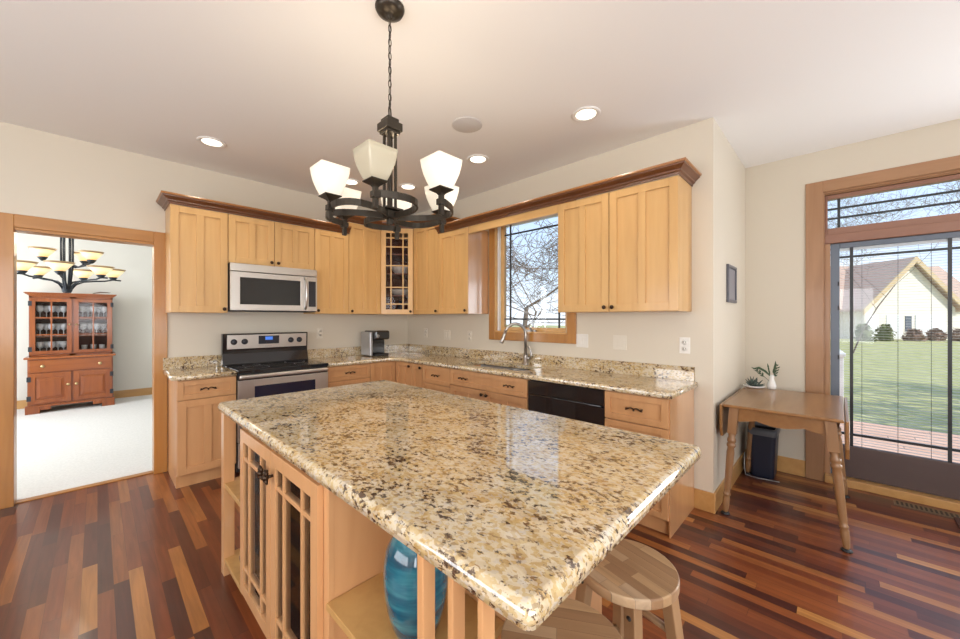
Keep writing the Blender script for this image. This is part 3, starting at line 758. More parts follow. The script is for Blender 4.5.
# ================================================================ range
RX0, RX1 = .850, 1.640
RF = .595
t = thing('range', 'stainless and black electric range between the base cabinets', 'stove', ((RX0+RX1)/2, YA-.3, 0))
MB().fbox(FA, RX0, RX1, .02, RF-.045, .02, .900).build('body', 'black_matte', t, .002)
m = MB().fbox(FA, RX0-.002, RX1+.002, .10, RF+.004, .884, .918)
ct = m.build('cooktop', 'black_glass', t, .006)
for (u, n, r) in ((1.04, .24, .075), (1.44, .24, .095), (1.04, .44, .10), (1.44, .44, .075)):
    o = MB().lathe([(r, 0), (r, .0006), (r-.004, .0007), (r-.004, 0)], FA(u, n, .9182), 32, caps=False).build('burner', mat('burner_ring', (.07, .07, .075), .3), ct)
m = MB()
m.add([FA(u, n+.080, z) for u in (RX0-.030, RX1-.040) for n, z in ((.022, .919), (.10, .919), (.10, .935), (.075, 1.03), (.075, 1.055), (.085, 1.225), (.022, 1.225))],
      [tuple(range(7)), tuple(range(7, 14))]+[(i, (i+1) % 7, 7+(i+1) % 7, 7+i) for i in range(7)])
bgd = m.build('backguard', 'black', t, .003)
def FG(u, n, z): # follow the slope of the guard
    k = (z-1.055)/.17
    return FA(u-.033, .155+.010*k+n, z)
MB().fbox(FG, RX0+.04, RX1-.02, .0, .004, 1.075, 1.212).build('control_panel', 'steel', bgd, .003)
for u in (.945, 1.035, 1.46, 1.545):
    MB().lathe([(.028, 0), (.028, .006), (.021, .009), (.019, .026), (.005, .028)], FG(u, .004, 1.145), 20, (0, -1, 0)).fbox(FG, u-.004, u+.004, .03, .036, 1.126, 1.164).build('knob', 'panel_dark', bgd)
dp = MB().fbox(FG, 1.155, 1.345, .004, .010, 1.115, 1.198).build('display', 'panel_dark', bgd, .003)
MB().fbox(FG, 1.215, 1.283, .010, .0115, 1.155, 1.188).build('screen', 'blue_led', dp)
MB().fbox(FG, 1.215, 1.275, .004, .0048, 1.088, 1.094).build('badge', 'silver_plastic', bgd)
MB().fbox(FA, RX0+.006, RX1-.006, RF-.045, RF-.012, .826, .882).build('front_trim', 'black_matte', t)
m = MB(); F = FA
a0, a1, z0, z1 = RX0, RX1, .285, .826
m.fbox(F, a0, a0+.13, RF-.045, RF-.005, z0, z1); m.fbox(F, a1-.13, a1, RF-.045, RF-.005, z0, z1)
m.fbox(F, a0+.13, a1-.13, RF-.045, RF-.005, z0, z0+.11); m.fbox(F, a0+.13, a1-.13, RF-.045, RF-.005, z1-.065, z1)
od = m.build('oven_door', 'steel', t, .002)
MB().fbox(F, a0+.128, a1-.128, RF-.03, RF-.003, z0+.105, z1-.06).build('oven_window', 'oven_glass', od, .002)
MB().fbox(F, a0+.004, a1-.004, RF-.045, RF-.005, .06, .275).build('storage_drawer', 'steel', t, .004)
MB().fbox(FA, RX0+.006, RX1-.006, RF-.012, RF+.022, .838, .874).build('oven_handle', 'steel', od, .012, 4)

# microwave
MZ0, MZ1, MD = 1.438, 1.880, .385
t = thing('microwave', 'stainless over-the-range microwave under the short cabinet', 'microwave', (1.22, YA-.2, MZ0))
MB().fbox(FA, .838, 1.612, .005, MD-.03, MZ0, MZ1).build('body', 'black_matte', t, .002)
MB().fbox(FA, .838, 1.612, MD-.03, MD, MZ1-.072, MZ1).build('vent_panel', 'steel', t, .003)
a0, a1, z0, z1 = .838, 1.480, MZ0+.010, MZ1-.078
m = MB()
m.fbox(FA, a0, a0+.075, MD-.03, MD, z0, z1); m.fbox(FA, a1-.035, a1, MD-.03, MD, z0, z1)
m.fbox(FA, a0+.075, a1-.035, MD-.03, MD, z0, z0+.055); m.fbox(FA, a0+.075, a1-.035, MD-.03, MD, z1-.05, z1)
md = m.build('door', 'steel', t, .002)
MB().fbox(FA, a0+.072, a1-.032, MD-.028, MD-.002, z0+.052, z1-.047).build('window', 'black_glass', md)
m = MB()
m.tube([FA(1.493, MD-.005, z0+.02), FA(1.493, MD+.03, z0+.05), FA(1.493, MD+.038, (z0+z1)/2), FA(1.493, MD+.03, z1-.05), FA(1.493, MD-.005, z1-.02)], .012, 10).build('handle', 'steel', md)
cp = MB().fbox(FA, 1.483, 1.612, MD-.03, MD, z0, z1).build('control_panel', 'steel', t, .002)
MB().fbox(FA, 1.525, 1.598, MD, MD+.002, z0+.045, z1-.045).build('keypad', 'panel_dark', cp)

# coffee maker
cx, cy = 2.41, 4.13
t = thing('coffee_maker', 'black and silver pod coffee maker on the counter near the corner', 'coffee maker', (cx, cy, CT1))
m = MB(); m.box(cx-.10, cx+.10, cy-.03, cy+.13, CT1, CT1+.20); m.build('body', 'black', t, .012)
m = MB(); m.box(cx-.10, cx+.10, cy-.15, cy+.13, CT1+.20, CT1+.31); m.build('brew_head', 'black', t, .02)
m = MB(); m.box(cx-.085, cx+.085, cy-.15, cy-.03, CT1, CT1+.03); m.build('drip_tray', 'black_matte', t, .006)
m = MB(); m.box(cx-.145, cx-.102, cy-.10, cy+.12, CT1+.005, CT1+.295); m.build('water_tank', 'silver_plastic', t, .012)
m = MB(); m.lathe([(.022, 0), (.020, .012), (.003, .014)], (cx-.07, cy-.152, CT1+.245), 14, (0, -1, 0)); m.build('button', 'silver_plastic', t)

# ================================================================ sink window
w = bpy.data.objects.new('window_1', None); C.collection.objects.link(w); w.location = (XB, 2.25, 1.2)
struct(w, 'wood-cased window over the sink with a bare tree outside', 'window')
m = MB()
m.fbox(FB, WY0-.088, WY0, 0, .019, 1.14, 2.45); m.fbox(FB, WY1, WY1+.078, 0, .019, 1.14, 2.45)
m.fbox(FB, WY0, WY1, 0, .019, 1.14, WZ0); m.fbox(FB, WY0, WY1, 0, .019, WZ1, 2.45)
m.build('casing', 'casing', w, .003)
m = MB()
m.fbox(FB, WY0, WY0+.012, -.14, .012, WZ0, WZ1); m.fbox(FB, WY1-.012, WY1, -.14, .012, WZ0, WZ1)
m.fbox(FB, WY0, WY1, -.14, .012, WZ0, WZ0+.015); m.fbox(FB, WY0, WY1, -.14, .012, WZ1-.015, WZ1)
m.build('jamb', 'maple_h', w, .002)
m = MB()
m.fbox(FB, WY1-.034, WY1-.014, -.055, -.02, WZ0+.015, WZ1-.015); m.fbox(FB, WY0+.014, WY0+.034, -.055, -.02, WZ0+.015, WZ1-.015)
m.fbox(FB, WY0+.034, WY1-.034, -.055, -.02, WZ1-.035, WZ1-.015); m.build('sash_liner', 'white_paint', w, .002)
gy0, gy1, gz0, gz1 = 1.865, 2.625, 1.28, 2.375
m = MB()
m.fbox(FB, WY0+.014, gy0, -.10, -.058, WZ0+.015, WZ1-.015); m.fbox(FB, gy1, WY1-.014, -.10, -.058, WZ0+.015, WZ1-.015)
m.fbox(FB, gy0, gy1, -.10, -.058, WZ0+.015, gz0); m.fbox(FB, gy0, gy1, -.10, -.058, gz1, WZ1-.015)
sa = m.build('sash', 'maple_h', w, .003)
MB().fbox(FB, gy0-.004, gy1+.004, -.083, -.079, gz0-.004, gz1+.004).build('pane', 'pane', sa)
m = MB()
for u in (gy0+.075, gy1-.08): m.fbox(FB, u-.008, u+.008, -.079, -.068, gz0, gz1)
for z in (gz0+.085, gz1-.10): m.fbox(FB, gy0, gy1, -.079, -.069, z-.008, z+.008)
m.build('muntins', 'muntin', sa)
m = MB(); m.fbox(FB, 2.16, 2.27, -.015, .012, WZ0+.015, WZ0+.032); m.tube([FB(2.21, .0, WZ0+.03), FB(2.235, .02, WZ0+.06), FB(2.27, .028, WZ0+.062)], .007, 8)
m.build('crank', 'nickel', w)

# wall plates
def plate(F, u, z, label, kind, wd=.072, m='white', grp='wall plates along the sink wall'):
    o = MB().fbox(F, u-wd/2, u+wd/2, 0, .006, z-.06, z+.06)
    t = thing('outlet_plate' if kind == 'o' else 'switch_plate', label, 'outlet' if kind == 'o' else 'switch', F(u, .003, z), grp)
    o.build('plate', m, t, .002)
    if kind == 'o':
        for dz in (-.024, .024): MB().lathe([(.017, 0), (.017, .003), (.002, .003)], F(u, .006, z+dz), 14, axis_of(F)).build('socket', m, t); 
        m2 = MB()
        for dz in (-.024, .024):
            for du in (-.007, .007): m2.fbox(F, u+du-.0015, u+du+.0015, .0088, .0096, z+dz-.005, z+dz+.007)
        m2.build('slots', 'black_matte', t)
    else:
        n = max(1, round(wd/.06)-0) if wd > .1 else 1
        for i in range(n):
            c = u+(i-(n-1)/2)*.046
            MB().fbox(F, c-.016, c+.016, .006, .009, z-.033, z+.033).build('rocker', m, t, .001)
plate(FB, 1.655, 1.172, 'double white switch plate just right of the sink window', 's', .115)
plate(FB, 1.311, 1.172, 'beige blank switch plate midway along the wall right of the window', 's', .115, 'ivory')
plate(FB, .822, 1.172, 'white duplex outlet above the free end of the sink counter', 'o', .072)
plate(FB, 3.095, 1.165, 'pale outlet just left of the sink window', 'o', .072, 'ivory')
plate(FB, 3.50, 1.165, 'pale switch plate midway between the room corner and the sink window', 's', .115, 'ivory')
plate(FB, 3.93, 1.18, 'pale outlet closest to the room corner', 'o', .072, 'ivory')
plate(FA, 1.80, 1.20, 'pale outlet on the wall just right of the range', 'o', .072, 'ivory')

# ================================================================ island
IX0, IX1, IY0, IY1 = .4625, 1.515, .350, 2.450
t = thing('kitchen_island', 'maple kitchen island with granite top, glass doors and open shelves', 'kitchen island', (.97, 1.40, 0))
t.rotation_euler = (0, 0, .008)
bm_obj('countertop', slab(rrect(IX0, IX1, IY0, IY1, .023, 6), CT0, CT1, [(.022, .868), (.008, .868), (.004, .872), (.004, .880), (.0005, .884), (0, .890), (.001, .897), (.0045, .905), (.010, .911), (.018, .914)]), 'granite', t)
ZT = .868
FX = .474                       # plane of the long face
FI = lambda u, n, z: (FX+.033-n, u, z)      # n: out of the face (towards -X)
m = MB()
m.box(.80, 1.40, .68, 2.02, .10, ZT)
m.box(FX+.031, .80, 2.000, 2.025, .06, ZT)      # partition beside the far shelves
m.box(FX+.031, .80, 1.12, 1.145, .06, ZT)       # partition beside the vase bay
m.box(FX+.031, .80, 1.145, 2.000, .06, .10)     # cabinet floor
m.build('body', 'maple_base', t)
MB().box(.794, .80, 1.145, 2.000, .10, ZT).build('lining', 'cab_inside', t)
m = MB(); m.box(FX+.0125, FX+.031, 1.118, 1.19, .06, ZT); m.box(FX+.0125, FX+.031, 1.985, 2.027, .06, ZT); m.box(FX+.0125, FX+.031, 1.19, 1.985, ZT-.010, ZT); m.box(FX+.0125, FX+.031, 1.19, 1.985, .06, .125)
m.build('face_frame', 'maple_base', t, .001)
MB().box(.52, 1.38, .70, 2.0, 0, .06).build('toe_kick', 'maple_base', t)
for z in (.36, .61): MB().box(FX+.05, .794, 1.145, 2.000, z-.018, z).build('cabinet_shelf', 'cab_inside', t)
DZ0, DZ1 = .105, .858
d1 = glass_door(FI, 1.588, 2.010, DZ0, DZ1, .021, (.24, .76), (.115, .885), t, 'maple_base', .052, .019, .016)
d2 = glass_door(FI, 1.155, 1.584, DZ0, DZ1, .021, (.24, .76), (.115, .885), t, 'maple_base', .052, .019, .016)
for d, u in ((d1, 1.616), (d2, 1.556)):
    m = MB(); z = .772
    m.tube([FI(u, .038, z), FI(u, .062, z)], .006, 8)
    m.sphere(FI(u, .066, z), .013, 10, 7)
    for s in (-1, 1):
        m.tube([FI(u, .064, z), FI(u+s*.010, .066, z+.016), FI(u+s*.004, .066, z+.028)], [.006, .008, .003], 6)
        m.tube([FI(u, .064, z), FI(u-s*.008, .066, z-.014), FI(u-s*.016, .064, z-.022)], [.006, .007, .002], 6)
    m.build('knob', 'knob', d)
# far open shelves
for z in (.495, .095):
    MB().box(FX+.004, 1.39, 2.027, 2.398, z-.026, z).build('shelf', 'maple_inside', t, .002)
for x0 in (FX, 1.345):
    MB().box(x0, x0+.05, 2.352, 2.406, 0, ZT).build('post', 'maple_base', t, .002)
# vase bay
MB().box(FX+.004, .798, .68, 1.118, .490, .512).build('shelf', 'maple_inside', t, .002)
MB().box(FX+.004, .798, .68, 1.118, .06, .08).build('bay_floor', 'maple_inside', t, .002)
MB().box(FX+.0345, .60, .42, .678, .490, .512).build('slat_shelf', 'maple_inside', t, .002)
# slats under the overhang
for y0, y1 in ((.638, .659), (.544, .560), (.464, .478)):
    MB().box(FX, FX+.034, y0, y1, 0, ZT).build('slat', 'maple_base', t, .002)
MB().box(FX+.035, FX+.05, .43, .678, .03, .055).build('slat_rail', 'maple_base', t)
# things on the island shelves
vz = .512
prof_v = [(.048, 0), (.054, .004), (.066, .03), (.080, .08), (.088, .14), (.088, .19), (.080, .235), (.062, .265), (.046, .280), (.040, .290), (.040, .305), (.050, .318), (.046, .320), (.034, .305), (.034, .285)]
o = MB().lathe(prof_v, (.612, .838, vz), 36).build('vase', 'vase'); o.data.update()
tag(o, 'glossy teal blue glazed vase on the open island shelf', 'vase')
o = MB().lathe([(.05, 0), (.07, .03), (.075, .07), (.06, .11), (.04, .125), (.044, .14), (.01, .145)], (.57, 2.16, .095), 20).build('jar', 'foil')
tag(o, 'silver jar on the bottom open shelf at the far island end', 'jar')
for k, (y, z) in enumerate([(1.70, .36), (1.40, .36), (1.75, .61), (1.35, .61)]):
    o = MB().lathe([(.04, 0), (.045, .004), (.085, .05), (.10, .09), (.094, .09), (.07, .045), (.02, .015)], (.64, y, z), 22).build('serving_bowl', 'bowl_cream')
    tag(o, ['pale bowl on the lower shelf behind the left island glass door', 'pale bowl on the lower shelf behind the right island glass door', 'pale bowl on the upper shelf behind the left island glass door', 'pale bowl on the upper shelf behind the right island glass door'][k], 'bowl', 'bowls inside the island cabinet')

# ================================================================ stools
def make_stool(loc, rz, label):
    t = thing('bar_stool', label, 'stool', (0, 0, 0), 'wooden stools at the island')
    H, r = .61, .146
    MB().prism([(r*math.cos(2*PI*i/64), r*math.sin(2*PI*i/64)) for i in range(64)], H-.030, H).build('seat', 'seat', t, .005, 3)
    tops, bots = [], []
    for sx in (-1, 1):
        for sy in (-1, 1):
            a = Vector((sx*.082, sy*.082, H-.03)); b = Vector((sx*.135, sy*.135, 0))
            lg = MB(); lg.beam(b, a, .036, .036); lg.build('leg', 'stool_leg', t, .003)
            tops.append(a); bots.append(b)
    at = lambda i, z: bots[i]+(tops[i]-bots[i])*(z/(H-.03))
    for i, j, z in ((0, 1, .22), (2, 3, .22), (0, 2, .30), (1, 3, .30), (0, 1, .42), (2, 3, .42)):
        MB().tube([at(i, z), at(j, z)], .011, 10).build('rung', 'stool_leg', t)
    for i in range(4):
        p = at(i, .545); d = Vector((p.x, 0, 0)).normalized()
        MB().tube([p+d*.017, p+d*.0195], .007, 8).build('bolt', 'black_matte', t)
    t.location = loc; t.rotation_euler = (0, 0, rz)
    return t
s1 = make_stool((1.14, .474, 0), -0.25, 'wooden stool farther along the island overhang, nearer the sink counter')
s2 = copy_tree(s1); s2.location = (.765, .470, 0); s2.rotation_euler = (0, 0, 0.55)
s2['label'] = 'wooden stool tucked below the nearest granite corner'

# ================================================================ chandelier over the island
cxy = Vector((.931, 1.477, 0))
t = thing('chandelier', 'six-shade bronze chandelier on a chain above the island', 'chandelier', (cxy.x, cxy.y, HC))
V = lambda x, y, z: Vector((cxy.x+x, cxy.y+y, z))
MB().lathe([(.066, 0), (.066, -.006), (.058, -.022), (.030, -.034), (.010, -.038), (.010, -.050), (.002, -.052)], V(0, 0, HC), 28).build('canopy', 'bronze', t)
m = MB()
z = HC-.048; k = 0
while z > 2.335:
    pts = []
    for i in range(10):
        a = 2*PI*i/10; u = .0075*math.cos(a); w_ = .019*math.sin(a)
        pts.append(V(u if k % 2 else u*.1, u*.1 if k % 2 else u, z-.016+w_))
    m.tube(pts, .0022, 5, closed=True); z -= .0315; k += 1
m.tube([V(.004, 0, HC-.05), V(-.004, .003, 2.6), V(.003, -.003, 2.45), V(0, 0, 2.33)], .002, 5)
m.build('chain', 'bronze', t)
MB().tube([V(0.022*math.cos(a)*.7, 0.022*math.cos(a)*.7, 2.312+.028*math.sin(a)) for a in [2*PI*i/14 for i in range(14)]], .0035, 6, closed=True).build('loop', 'bronze', t)
m = MB()
B = lambda h, z0, z1: m.box(cxy.x-h, cxy.x+h, cxy.y-h, cxy.y+h, z0, z1)
B(.030, 2.262, 2.283); B(.042, 2.225, 2.262); B(.034, 2.212, 2.225)
m.build('top_block', 'bronze', t, .003)
m = MB()
for sx in (-1, 1):
    for sy in (-1, 1): m.box(cxy.x+sx*.018-.005, cxy.x+sx*.018+.005, cxy.y+sy*.018-.005, cxy.y+sy*.018+.005, 1.87, 2.215)
m.build('stem', 'bronze', t)
m = MB(); m.box(cxy.x-.045, cxy.x+.045, cxy.y-.045, cxy.y+.045, 1.862, 1.872); m.box(cxy.x-.028, cxy.x+.028, cxy.y-.028, cxy.y+.028, 1.828, 1.862); m.box(cxy.x-.012, cxy.x+.012, cxy.y-.012, cxy.y+.012, 1.80, 1.828)
m.build('hub', 'bronze', t, .003)
cr = Vector((math.sin(YAW), -math.cos(YAW), 0)); cd = Vector((math.cos(YAW), math.sin(YAW), 0))
SH = [(.013, -.281, False), (.255, -.19, True), (.225, .122, True), (-.03, .279, True), (-.275, .184, True), (-.229, -.109, True)]
ZA = 1.845
for (r, d, lit) in SH:
    c = cr*r+cd*d
    ang = math.atan2(c.y, c.x); R = c.length
    # strap arm: out from the hub ahead of the shade, then curling back to it
    pts = []
    a1 = ang+math.radians(62)
    p0 = Vector((math.cos(a1), math.sin(a1), 0))*.03; p1 = Vector((math.cos(a1), math.sin(a1), 0))*R*.62
    q = Vector((math.cos(ang+math.radians(42)), math.sin(ang+math.radians(42)), 0))*R*1.18
    for i in range(15):
        s = i/14
        b = p0*(1-s)**3+3*p1*s*(1-s)**2+3*q*s*s*(1-s)+c*s**3
        pts.append(V(b.x, b.y, ZA-.006+.012*s))
    MB().bar(pts, .027, .008).build('arm', 'bronze', t)
    m = MB(); P_ = V(c.x, c.y, 0)
    m.box(P_.x-.009, P_.x+.009, P_.y-.009, P_.y+.009, ZA-.052, ZA+.030)
    m.box(P_.x-.015, P_.x+.015, P_.y-.015, P_.y+.015, ZA-.012, ZA+.012)
    sq = lambda h, z: [(P_.x+sx*h, P_.y+sy*h, z) for sx, sy in ((-1, -1), (1, -1), (1, 1), (-1, 1))]
    m.loft([sq(.010, ZA+.028), sq(.014, ZA+.034), sq(.036, ZA+.048), sq(.036, ZA+.052)], True, False)
    cup = m.build('cup', 'bronze', t, .001)
    zb = ZA+.050
    def rsq(h, z, k=3, rr=.008):
        return [(P_.x+x, P_.y+y, z) for x, y in rrect(-h, h, -h, h, min(rr, h*.4), k)]
    outer = [(.030, 0), (.034, .004), (.044, .030), (.054, .062), (.060, .092), (.063, .120)]
    rings = [rsq(h, zb+z) for h, z in outer]+[rsq(h-.004, zb+z) for h, z in outer[::-1][:-1]]+[rsq(.024, zb+.008)]
    sh = MB().loft(rings, False, True).build('lamp_shade', 'shade_lit' if lit else 'shade_dim', t)
    if not lit: sh['label'] = 'unlit darker frosted shade'
    if lit:
        MB().lathe([(.010, .01), (.018, .04), (.024, .065), (.018, .088), (.003, .096)], (P_.x, P_.y, zb), 12).build('bulb', 'bulb', t)
        add_light('chandelier_lamp', 'POINT', (P_.x, P_.y, zb+.110), 2.2, (1.0, 0.83, 0.62), shadow_soft_size=.03)

# recessed lights and ceiling speaker
for (x, y, lab) in ((.641, 3.627, 'recessed ceiling light above the range wall near the dining doorway'), (2.362, 1.265, 'large recessed ceiling light nearest the end wall cabinet'),
                    (2.359, 2.313, 'recessed ceiling light in front of the sink window'), (2.33, 3.34, 'recessed ceiling light seen through the chandelier stem near the corner'),
                    (1.83, 3.65, 'recessed ceiling light behind the left chandelier shades')):
    t = thing('recessed_light', lab, 'ceiling light', (x, y, HC), 'recessed ceiling lights')
    MB().lathe([(.098, -.001), (.098, -.006), (.090, -.010), (.070, -.006), (.066, -.001)], (x, y, HC), 36, caps=False).build('trim_ring', 'trim_white', t)
    MB().lathe([(.0, -.003), (.068, -.003), (.068, -.001), (.0, -.001)], (x, y, HC), 30).build('lens', 'bulb', t)
    add_light('recessed_lamp', 'SPOT', (x, y, HC-.02), 12, (1.0, 0.88, 0.70), direction=(0, 0, -1), spot_size=2.3, spot_blend=0.9, shadow_soft_size=.06)
o = MB().lathe([(.0, -.004), (.105, -.004), (.112, -.002), (.112, 0), (.0, 0)], (1.888, 1.964, HC), 40).build('ceiling_speaker', 'speaker')
tag(o, 'flat round ceiling speaker grille between the recessed lights', 'speaker')

# ================================================================ drop leaf table by the patio door
TX0, TX1, TY0, TY1, TZ = 3.065, 4.02, -.020, .590, .77
t = thing('drop_leaf_table', 'brown drop-leaf table with turned splayed legs by the patio door', 'table', (3.54, .285, 0))
MB().box(TX0, TX1, TY0, TY1, TZ-.020, TZ).build('table_top', 'table', t, .006)
for y, s in ((TY0, -1), (TY1, 1)):
    m = MB(); y0 = y+s*.004; y1 = y+s*.022
    poly = [(TX0, TZ-.006), (TX1, TZ-.006), (TX1, TZ-.17)]
    for i in range(9):
        a = i/8; poly.append((TX1-.03-(TX1-TX0-.06)*a, TZ-.235+.0*a))
    poly += [(TX0, TZ-.17)]
    n = len(poly)
    m.add([(x, y0, z) for x, z in poly]+[(x, y1, z) for x, z in poly], [tuple(range(n)), tuple(range(n, 2*n))]+[(i, (i+1) % n, n+(i+1) % n, n+i) for i in range(n)])
    m.build('drop_leaf', 'table', t, .004)
m = MB(); ax0, ax1, ay0, ay1 = TX0+.05, TX1-.05, TY0+.06, TY1-.06
def apron_x(x):
    n = 13; top = []; vs = []
    for i in range(n):
        a = i/(n-1); yy = ay0+(ay1-ay0)*a
        zz = TZ-.095-.022*abs(math.cos(a*PI*2))*(1 if True else 0)
        vs += [(x-.010, yy, zz), (x+.010, yy, zz), (x+.010, yy, TZ-.02), (x-.010, yy, TZ-.02)]
    m.loft([vs[i*4:i*4+4] for i in range(n)], True, False)
apron_x(ax0); apron_x(ax1)
m.box(ax0, ax1, ay0-.010, ay0+.010, TZ-.11, TZ-.02); m.box(ax0, ax1, ay1-.010, ay1+.010, TZ-.11, TZ-.02)
m.build('apron', 'table', t)
for sx in (0, 1):
    for sy in (0, 1):
        tx, ty = (ax0, ax1)[sx], (ay0, ay1)[sy]
        bx, by = tx+(-.040, .030)[sx], ty+(-.070, .055)[sy]
        if (sx, sy) == (0, 1): bx, by = TX0+.01, TY1-.012
        A_ = Vector((tx, ty, TZ-.02)); B_ = Vector((bx, by, .012)); L_ = (A_-B_)
        m = MB(); m.beam(A_-L_*.25, A_, .052, .052)
        ax = L_.normalized(); ln = L_.length
        prof_l = [(.012, 0), (.016, .01), (.020, .05), (.0215, .10), (.017, .115), (.022, .122), (.022, .132), (.017, .140), (.019, .16), (.022, .30), (.024, .42), (.020, .455), (.027, .465), (.027, .48), (.021, .488), (.027, .498), (.027, .515), (.020, .53), (.026, ln*.755)]
        m.lathe(prof_l, B_, 16, ax)
        lg = m.build('leg', 'table_leg', t)
        MB().lathe([(.026, -.012), (.028, -.006), (.022, 0), (.010, .006)], B_, 16).build('glide', 'black_matte', lg)

# plants on the table
px, py = 3.975, .535
t = thing('potted_succulent', 'small grey succulent in a flat white dish on the table', 'plant', (px, py, TZ))
MB().lathe([(.05, 0), (.075, .010), (.082, .020), (.078, .022), (.05, .014), (.0, .012)], (px, py, TZ), 24).build('dish', 'pot_white', t)
m = MB(); random.seed(3)
for i in range(46):
    a = random.random()*2*PI; el = random.uniform(.15, 1.3); ln = random.uniform(.04, .085)
    d = Vector((math.cos(a)*math.cos(el), math.sin(a)*math.cos(el), math.sin(el)))
    b = Vector((px+random.uniform(-.02, .02), py+random.uniform(-.02, .02), TZ+.014))
    m.tube([b, b+d*ln*.5, b+d*ln], [.006, .0075, .0015], 5)
m.build('leaves', 'leaf_grey', t)
px, py = 3.99, .415
t = thing('bud_vase', 'small clear white vase of green sprigs on the table', 'vase', (px, py, TZ))
MB().lathe([(.022, 0), (.030, .004), (.034, .03), (.026, .06), (.016, .09), (.018, .12), (.014, .12), (.012, .09), (.02, .05), (.0, .01)], (px, py, TZ), 20).build('body', 'pot_white', t)
m = MB()
for a, el, ln in ((2.3, .75, .19), (-1.0, 1.35, .17), (-.6, 1.2, .15), (1.5, 1.4, .14)):
    d = Vector((math.cos(a)*math.cos(el), math.sin(a)*math.cos(el), math.sin(el)))
    b = Vector((px, py, TZ+.05)); e = b+d*ln
    m.tube([b, b+d*ln*.5, e], .0022, 5)
    for k in range(7):
        s = .45+.08*k; p = b+d*ln*s; sd = Vector((-d.y, d.x, .25)).normalized()*(1 if k % 2 else -1)
        m.tube([p, p+sd*.016+d*.012, p+sd*.026+d*.030], [.002, .0065, .001], 5)
dl = Vector((-.62, .62, .38)).normalized(); b = Vector((px, py, TZ+.10))
m.tube([b, b+dl*.06+Vector((0, 0, .03)), b+dl*.12+Vector((0, 0, .035)), b+dl*.17+Vector((0, 0, .01))], [.003, .009, .010, .002], 6)
m.build('sprigs', 'leaf', t)

# bin
bx0, bx1, by0, by1 = 3.965, 4.235, .382, .580
t = thing('waste_bin', 'dark navy waste bin with liner under the drop-leaf table', 'bin', ((bx0+bx1)/2, (by0+by1)/2, 0))
rg = lambda i, z: [(x, y, z) for x, y in rrect(bx0+i, bx1-i, by0+i, by1-i, .03)]
MB().loft([rg(.022, 0), rg(.018, .01), rg(.002, .40), rg(.0, .405), rg(.0, .42), rg(.008, .42), rg(.010, .40), rg(.03, .02)], True, False).build('body', 'navy', t)
MB().loft([rg(-.003, .365), rg(-.005, .39), rg(-.003, .425), rg(.012, .425), rg(.014, .39)], False, True).build('liner', 'bag', t)
tag(MB().tube([(3.955, .60, .20), (3.945, .60, .08), (3.945, .59, .008), (3.935, .50, .006), (3.96, .36, .006)], .0035, 6).build('power_cord', 'silver_plastic'), 'thin pale cord trailing on the floor beside the bin', 'cord')

# plaque on the return wall
FR = lambda u, n, z: (u, YE-n, z)
t = thing('wall_plaque', 'small dark framed picture on the short wall beside the patio door', 'picture', (3.60, YE, 1.65))
m = MB(); m.fbox(FR, 3.44, 3.76, 0, .018, 1.50, 1.525); m.fbox(FR, 3.44, 3.76, 0, .018, 1.775, 1.80); m.fbox(FR, 3.44, 3.465, 0, .018, 1.525, 1.775); m.fbox(FR, 3.735, 3.76, 0, .018, 1.525, 1.775)
m.build('frame', 'frame_grey', t, .003)
MB().fbox(FR, 3.46, 3.74, 0, .008, 1.52, 1.78).build('print', 'photo_grey', t)

# floor register and mat
t = thing('floor_register', 'brown slotted floor vent in front of the patio door', 'vent', (4.12, -.48, 0))
MB().box(4.085, 4.185, -.70, -.29, 0, .004).build('plate', 'register', t, .001)
m = MB()
for k in range(17): m.box(4.100, 4.170, -.682+.023*k, -.670+.023*k, .004, .0048)
m.build('slots', 'black_matte', t)
tag(MB().box(3.25, 4.09, -1.60, -.56, 0, .012).build('door_mat', 'mat_brown', None, .005), 'reddish brown mat just inside the patio door', 'mat')

# ================================================================ patio door with transom
w = bpy.data.objects.new('door_1', None); C.collection.objects.link(w); w.location = (XC, -.88, 0)
struct(w, 'wood-cased sliding patio door with a transom above', 'patio door')
m = MB(); m.fbox(FC, DY1-.005, .212, 0, .020, 0, 2.528); m.fbox(FC, DY0-.12, DY0+.005, 0, .020, 0, 2.528)
m.build('casing', 'patio_casing', w, .003)
m = MB(); m.fbox(FC, DY0+.005, DY1-.005, 0, .020, 2.435, 2.528)
for k in range(4): m.fbox(FC, DY0, DY1, -.01-.026*(k+1), -.01-.026*k+.002, 2.422-.007*k, 2.44)
m.build('casing_head', 'patio_casing_y', w, .002)
m = MB(); m.fbox(FC, DY1-.014, DY1, -.14, .010, 0, 2.43); m.fbox(FC, DY0, DY0+.014, -.14, .010, 0, 2.43)
m.build('jamb', 'patio_casing', w, .002)
# transom
m = MB()
m.fbox(FC, DY0+.014, DY1-.014, -.14, -.01, 2.000, 2.075)
m.build('transom_bar', 'sash_red', w, .004)
tz0, tz1 = 2.130, 2.375
m = MB()
m.fbox(FC, DY1-.032, DY1-.014, -.10, -.035, 2.075, 2.41); m.fbox(FC, DY0+.014, DY0+.032, -.10, -.035, 2.075, 2.41)
m.fbox(FC, DY0+.032, DY1-.032, -.10, -.035, 2.075, tz0); m.fbox(FC, DY0+.032, DY1-.032, -.10, -.035, tz1, 2.41)
ts = m.build('transom_sash', 'sash_red', w, .004)
MB().fbox(FC, DY0+.03, DY1-.03, -.075, -.071, tz0-.004, tz1+.004).build('pane', 'pane', ts)
m = MB()
for u in (DY1-.10, DY0+.10): m.fbox(FC, u-.009, u+.009, -.071, -.058, tz0, tz1)
for z in (tz0+.085, tz0+.165): m.fbox(FC, DY0+.032, DY1-.032, -.071, -.059, z-.008, z+.008)
m.build('muntins', 'muntin', ts)
